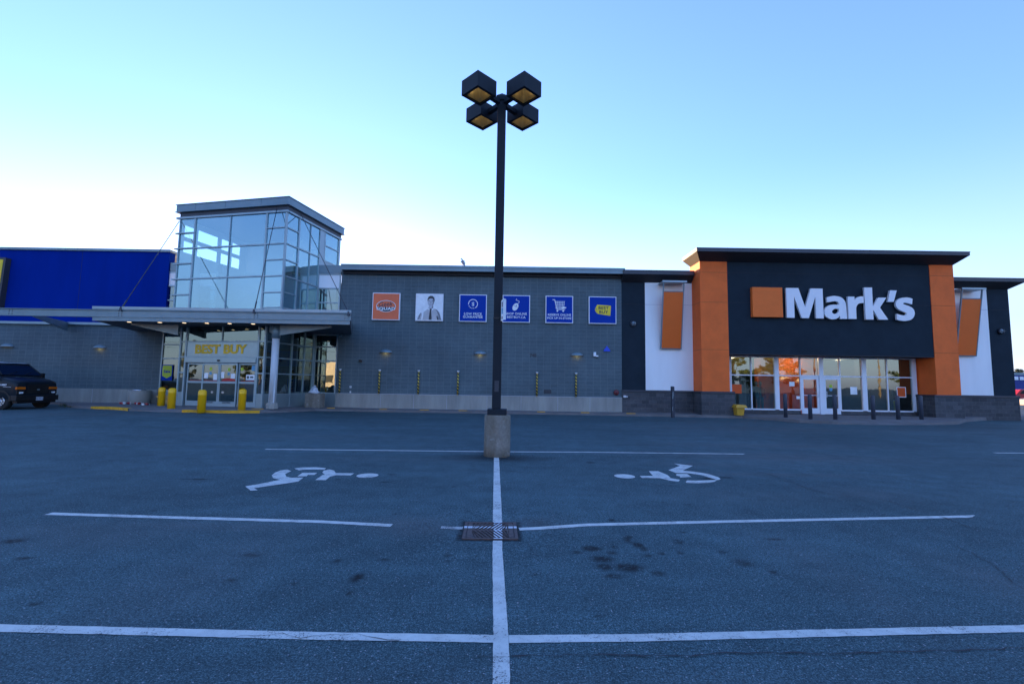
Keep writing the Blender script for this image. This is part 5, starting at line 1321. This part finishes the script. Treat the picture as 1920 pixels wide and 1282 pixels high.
for y0_, y1_ in ((.05, .46), (WV - .46, WV - .05)):
    mb = vmb(); mb.box(-.16, .0, y0_, y1_, .90, 1.02); mb.build('turn_signal', 'amber', VAN, bevel=.02)
    mb = vmb(); mb.box(-.12, -.002, y0_ + .03, y1_ - .02, .70, .88); mb.build('headlight_housing', 'grille', VAN, bevel=.01)
    mb = vmb(); c = (y0_ + y1_) / 2; mb.box(-.01, .008, c - .08, c + .10, .72, .80); mb.build('headlight', 'clear_lens', VAN, bevel=.01)
mb = vmb(); mb.box(-.16, .10, -.02, WV - .06, .40, .64); mb.box(-.22, -.16, -.03, .0, .42, .62); mb.box(-.2, .02, .1, WV - .1, .28, .40); mb.build('bumper', 'grille', VAN, bevel=.07)
mb = vmb(); mb.box(.10, .11, .86, 1.18, .40, .56, 0)
text(mb, 'BK 84 17', .09, VT.inverted() @ (VT @ Matrix(((0, 0, 1, .114), (1, 0, 0, 1.02), (0, 1, 0, .48), (0, 0, 0, 1)))), 1, bold=.003); mb.build('number_plate', ['plate', 'print_mid'], VAN)
for wx in (-.64, -4.35):
    for wy, sg in ((.02, -1), (WV - .02, 1)):
        c = Vector((wx, wy, .37)); inw = Vector((0, -sg * .24, 0))
        mb = vmb(); mb.ring(c, c + inw, .36, .36, 28); mb.ring(c, c + Vector((0, sg * .012, 0)), .35, .30, 28, caps=False)
        w = mb.build('wheel', 'tyre', VAN, bevel=.0)
        mb = vmb(); mb.ring(c + Vector((0, sg * .003, 0)), c + Vector((0, sg * .018, 0)), .215, .20, 24)
        mb.ring(c + Vector((0, sg * .018, 0)), c + Vector((0, sg * .05, 0)), .07, .05, 14)
        for i in range(8):
            a = i * math.pi / 4; p = c + Vector((.145 * math.cos(a), sg * .019, .145 * math.sin(a))); mb.ring(p, p + Vector((0, sg * .004, 0)), .032, .032, 10, 1)
        mb.build('wheel_cover', ['chrome', 'grille'], w)
        mb = vmb(); n_ = 16   # arch
        for i in range(n_):
            a0, a1 = math.pi * i / n_, math.pi * (i + 1) / n_
            yy0, yy1 = (wy - sg * -.0 + sg * .0), wy + sg * .03
            P4 = [(c.x + r_ * math.cos(a_), yv, c.z + .02 + r_ * math.sin(a_)) for yv in (wy - sg * .03, wy + sg * .028) for a_, r_ in ((a0, .40), (a1, .40), (a1, .47), (a0, .47))]
            mb.hexa(P4)
        mb.build('wheel_arch', 'grille', VAN)
mb = vmb(); text(mb, '800 0007', .11, Matrix(((1, 0, 0, -.62), (0, 0, -1, -.006), (0, 1, 0, 1.10), (0, 0, 0, 1))), 0, bold=.004); mb.box(-.55, -.20, -.006, -.002, 1.01, 1.02, 0)
mb.build('fender_lettering', 'white', VAN)
mb = vmb()
for i in range(14):
    a0, a1 = math.pi * (.05 + .9 * i / 14), math.pi * (.05 + .9 * (i + 1) / 14)
    P4 = [(-.62 - .10 * math.sin(a_) * 1.6 + r_, 1.0 - .42 * math.cos(a_), 0) for a_, r_ in ((a0, 0), (a1, 0), (a1, .035), (a0, .035))]
    mb.quad([(x, y, 1.355 + (-.3 - x) * .24 + .012) for x, y, z in P4])
mb.build('bonnet_emblem', 'metal_light', VAN)

# weeds along the wall foot and kerb near the van
rw = random.Random(21)
for k, (x, y, n_, h_) in enumerate(((-22.6, 24.2, 46, .22), (-21.7, 23.3, 38, .14), (-23.4, 25.1, 40, .2))):
    mb = MB(); z0 = gz(x, y)
    for _ in range(n_):
        bx_, by_ = x + rw.uniform(-.4, .4), y + rw.uniform(-.12, .12); a = rw.uniform(0, 6.28); hh = h_ * rw.uniform(.4, 1); l = rw.uniform(.02, .10)
        dx, dy = math.cos(a), math.sin(a)
        mb.add([(bx_ - dy * .012, by_ + dx * .012, z0), (bx_ + dy * .012, by_ - dx * .012, z0), (bx_ + dx * l, by_ + dy * l, z0 + hh)], [(0, 1, 2)])
    tag(mb.build('weed_tuft', 'leaf', origin=(x, y, z0)), ('weed tuft behind the nose of the van, middle of three', 'low weed tuft nearest the left yellow kerb', 'weed tuft farthest from the yellow kerb, close to the wall')[k], 'weeds', 'weeds by the kerb')

# ------------------------------------------------------------------ gull on the roof edge
t = empty('gull', (-2.84, 26.15, 8.19), 'grey gull perched on the roof edge of the block wall', 'bird')
def skin_body(name, pts, edges, mat, parent, sub=2):
    me = bpy.data.meshes.new(name); me.from_pydata([p[:3] for p in pts], edges, []); o = bpy.data.objects.new(name, me); S.collection.objects.link(o); o.parent = parent
    sk_ = o.modifiers.new('skin', 'SKIN')
    for i, p in enumerate(pts): me.skin_vertices[0].data[i].radius = (p[3], p[4] if len(p) > 4 else p[3])
    me.skin_vertices[0].data[0].use_root = True
    o.modifiers.new('sub', 'SUBSURF').levels = sub; o.modifiers['sub'].render_levels = sub
    me.materials.append(M[mat]); return o
t.scale = (1.15, 1.15, 1.15)
skin_body('gull_body', [(0, 0, .18, .095, .085), (-.03, -.02, .26, .055), (-.055, -.03, .33, .035), (-.075, -.035, .375, .04), (-.10, -.035, .37, .024), (-.14, -.035, .36, .009), (.04, .01, .11, .05), (.10, .02, .02, .018)], [(0, 1), (1, 2), (2, 3), (3, 4), (4, 5), (0, 6), (6, 7)], 'bird', t)
skin_body('wing', [(.0, -.06, .24, .035, .012), (.05, -.06, .16, .04, .012), (.10, -.045, .05, .02, .01), (.13, -.03, -.01, .008)], [(0, 1), (1, 2), (2, 3)], 'bird_wing', t, 1)
for dx in (-.02, .03):
    mb = MB(); mb.ring((-2.84 + dx, 26.15, 8.19), (-2.84 + dx, 26.15, 8.32), .007, .01, 6); mb.box(-2.87 + dx, -2.83 + dx, 26.12, 26.17, 8.187, 8.195); mb.build('leg', 'bird_wing', t)

# ------------------------------------------------------------------ things seen past the right corner
mb = MB(); mb.box(88, 135, 96, 120, 0, 5.2, 0); mb.box(88, 135, 95.9, 96, 4.9, 5.4, 1)
t = empty('warehouse', (110, 96, 0), 'distant blue flat roofed building past the right corner', 'building'); mb.build('wall', ['far_blue', 'metal_mid'], t)
mb = MB()
for i in range(5): mb.box(99 + i * 1.1, 99.8 + i * 1.1, 95.8, 95.9, 3.9, 4.6)
mb.build('sign_band', 'white', t)
t = empty('parked_car', (78.5, 73, 0), 'red car seen past the right corner of the building', 'car')
mb = MB(); mb.prism([(76.2, 72, .35), (76.2, 72, .95), (77, 72, 1.1), (77.8, 72, 1.9), (80.2, 72, 1.95), (81, 72, 1.2), (81.2, 72, .35)], (0, 1.8, 0)); mb.build('body', 'red', t, bevel=.08)
mb = MB(); mb.prism([(77.5, 71.98, 1.25), (78.0, 71.98, 1.8), (80.0, 71.98, 1.82), (80.6, 71.98, 1.25)], (0, .02, 0)); mb.build('side_window', 'glass_car', t)
for x in (77.1, 80.3):
    mb = MB(); mb.ring((x, 71.95, .36), (x, 72.2, .36), .36, .36, 18); mb.build('wheel', 'tyre', t)
t = empty('parked_car', (51.5, 45.5, 0), 'tan car lit by the low sun at the right photo edge', 'car')
mb = MB(); mb.prism([(49.6, 45, .3), (49.6, 45, .85), (50.6, 45, .95), (51.2, 45, 1.4), (53.2, 45, 1.42), (54, 45, .95), (54.4, 45, .3)], (0, 1.7, 0)); mb.build('body', 'cream', t, bevel=.08)
mb = MB(); mb.prism([(50.9, 44.98, 1.0), (51.3, 44.98, 1.34), (53.1, 44.98, 1.34), (53.7, 44.98, 1.0)], (0, .02, 0)); mb.build('side_window', 'glass_car', t)
for x in (50.4, 53.5):
    mb = MB(); mb.ring((x, 44.95, .32), (x, 45.2, .32), .32, .32, 18); mb.build('wheel', 'tyre', t)

# ------------------------------------------------------------------ trees (one beyond the corner, the others across the road behind the viewer, mirrored in the glass)
def leaf_mesh(name, seed, h, spread, nleaf, lo=.28):
    rs = np.random.RandomState(seed)
    cl = []
    for _ in range(34):
        a = rs.uniform(0, 6.28); zz = rs.uniform(lo, .97); prof = math.sin(math.pi * min(1, (1 - zz) / (1 - lo) * .85 + .12)) ** .7
        r = spread * prof * rs.uniform(.25, 1); cl.append((r * math.cos(a), r * math.sin(a), zz * h, spread * rs.uniform(.16, .34)))
    V, F = [], []
    for i in range(nleaf):
        c = cl[rs.randint(len(cl))]; d = rs.normal(size=3); d /= np.linalg.norm(d); p = np.array(c[:3]) + d * c[3] * rs.uniform(.4, 1.05) * np.array([1, 1, .75])
        t1 = rs.normal(size=3); t1 /= np.linalg.norm(t1); t2 = np.cross(t1, rs.normal(size=3)); t2 /= np.linalg.norm(t2)
        s = rs.uniform(.10, .24); k = len(V)
        V += [p + t1 * s, p + t2 * s * .6, p - t1 * s, p - t2 * s * .6]; F.append((k, k + 1, k + 2, k + 3))
    me = bpy.data.meshes.new(name); me.from_pydata([tuple(v) for v in V], [], F); me.update(); return me
TM = [leaf_mesh('crown', 1, 11, 3.6, 5200), leaf_mesh('crown', 2, 13, 3.0, 5200, .15), leaf_mesh('crown', 3, 8, 3.3, 4200)]
for i, me in enumerate(TM): me.materials.append(M['leaf' if i != 1 else 'leaf2'])
def trunk_mesh(h):
    mb = MB(); mb.ring((0, 0, -.2), (.1, 0, h * .4), .28, .18, 10); mb.ring((.1, 0, h * .4), (0, .1, h * .8), .18, .05, 8)
    for a in range(5): mb.ring((.08, 0, h * (.3 + .08 * a)), (1.6 * math.cos(a * 2.4), 1.6 * math.sin(a * 2.4), h * (.5 + .08 * a)), .09, .03, 6)
    return mb
def tree(k, x, y, rz, sc, label, group='trees across the road'):
    t = empty('tree', (x, y, 0), label, 'tree', group)
    c = bpy.data.objects.new('crown', TM[k]); S.collection.objects.link(c); c.parent = t
    mb = trunk_mesh((11, 13, 8)[k]); o = mb.build('trunk', 'bark'); o.parent = t
    t.rotation_euler = (0, 0, rz); t.scale = (sc,) * 3
    return t
tree(0, 120, 112, 0, .62, 'far tree rising behind the distant blue building', 'tree past the corner')
rr = random.Random(4); NT = []
for x in (-150, -132, -118, -104, -95, -84): NT.append((x, -45 - rr.uniform(0, 25)))
for x in (-30, -18, -8, 3): NT.append((x, -72))
for x in (38, 46, 52, 57, 63, 68, 72, 100, 108): NT.append((x, -66 - rr.uniform(0, 10)))
for i, (x, y) in enumerate(NT):
    k = i % 3
    tree(k, x, y, rr.uniform(0, 6), rr.uniform(.75, 1.1), 'leafy tree behind the viewer, mirrored in the shop glass').scale = (1, 1, rr.uniform(.75, 1.1))
# roadside poles and wires, fuel station and low buildings across the road
up0 = None
for x in (-62, -40, -18, 10, 36, 58.5, 71, 84, 110):
    if up0 is None:
        up0 = empty('utility_pole', (x, -38, 0), 'timber utility pole behind the viewer, mirrored in the glass', 'utility pole', 'utility poles along the road')
        mb = MB(); mb.ring((x, -38, 0), (x, -38, 11.5), .16, .11, 10); mb.build('pole', 'utility', up0)
        mb = MB(); mb.box(x - 1.1, x + 1.1, -38.08, -37.92, 10.4, 10.55)
        for dx in (-1, -.5, .5, 1): mb.ring((x + dx, -38, 10.55), (x + dx, -38, 10.75), .04, .03, 8)
        mb.build('crossarm', 'utility', up0); o = up0
    else: o = copy_tree(up0); o.location.x = x
mb = MB()
for z, dy in ((10.7, 0), (10.0, .3), (8.6, 0), (7.6, 0)):
    xs = list(range(-90, 141, 4)); pts = [(x, -38 + dy, z - .5 * math.sin(math.pi * ((x + 90) % 23) / 23)) for x in xs]; mb.tube(pts, .03, 4)
tag(mb.build('overhead_wires', 'black', origin=(0, -38, 0)), 'overhead wires along the road behind the viewer', 'wires')
t = empty('fuel_station', (103, -52, 0), 'fuel station with red canopy, mirrored in the right shop window', 'fuel station')
mb = MB(); mb.box(95, 112, -58, -48, 4.6, 5.6); mb.build('canopy', 'red', t)
mb = MB()
for x in (97, 104, 110): mb.box(x - .25, x + .25, -54.3, -53.7, 0, 4.6)
mb.build('post', 'white', t)
t = empty('roadside_building', (-46, -62, 0), 'low cream building across the road, mirrored in the glass strip', 'building')
mb = MB(); mb.box(-68, -22, -80, -62, 0, 6); mb.build('wall', 'cream', t)
mb = MB()
for i in range(9): mb.box(-66 + i * 5, -63.5 + i * 5, -61.99, -61.9, 1, 3)
mb.build('window', 'interior_dark', t)
t = empty('roadside_building', (70, -85, 0), 'pale low building between trees, mirrored in the shop front', 'building')
mb = MB(); mb.box(66, 78, -84, -74, 0, 5); mb.build('wall', 'cream', t)
for o in list(bpy.data.objects):
    if o.type == 'EMPTY' and not o.get('label'): print('NO LABEL', o.name)
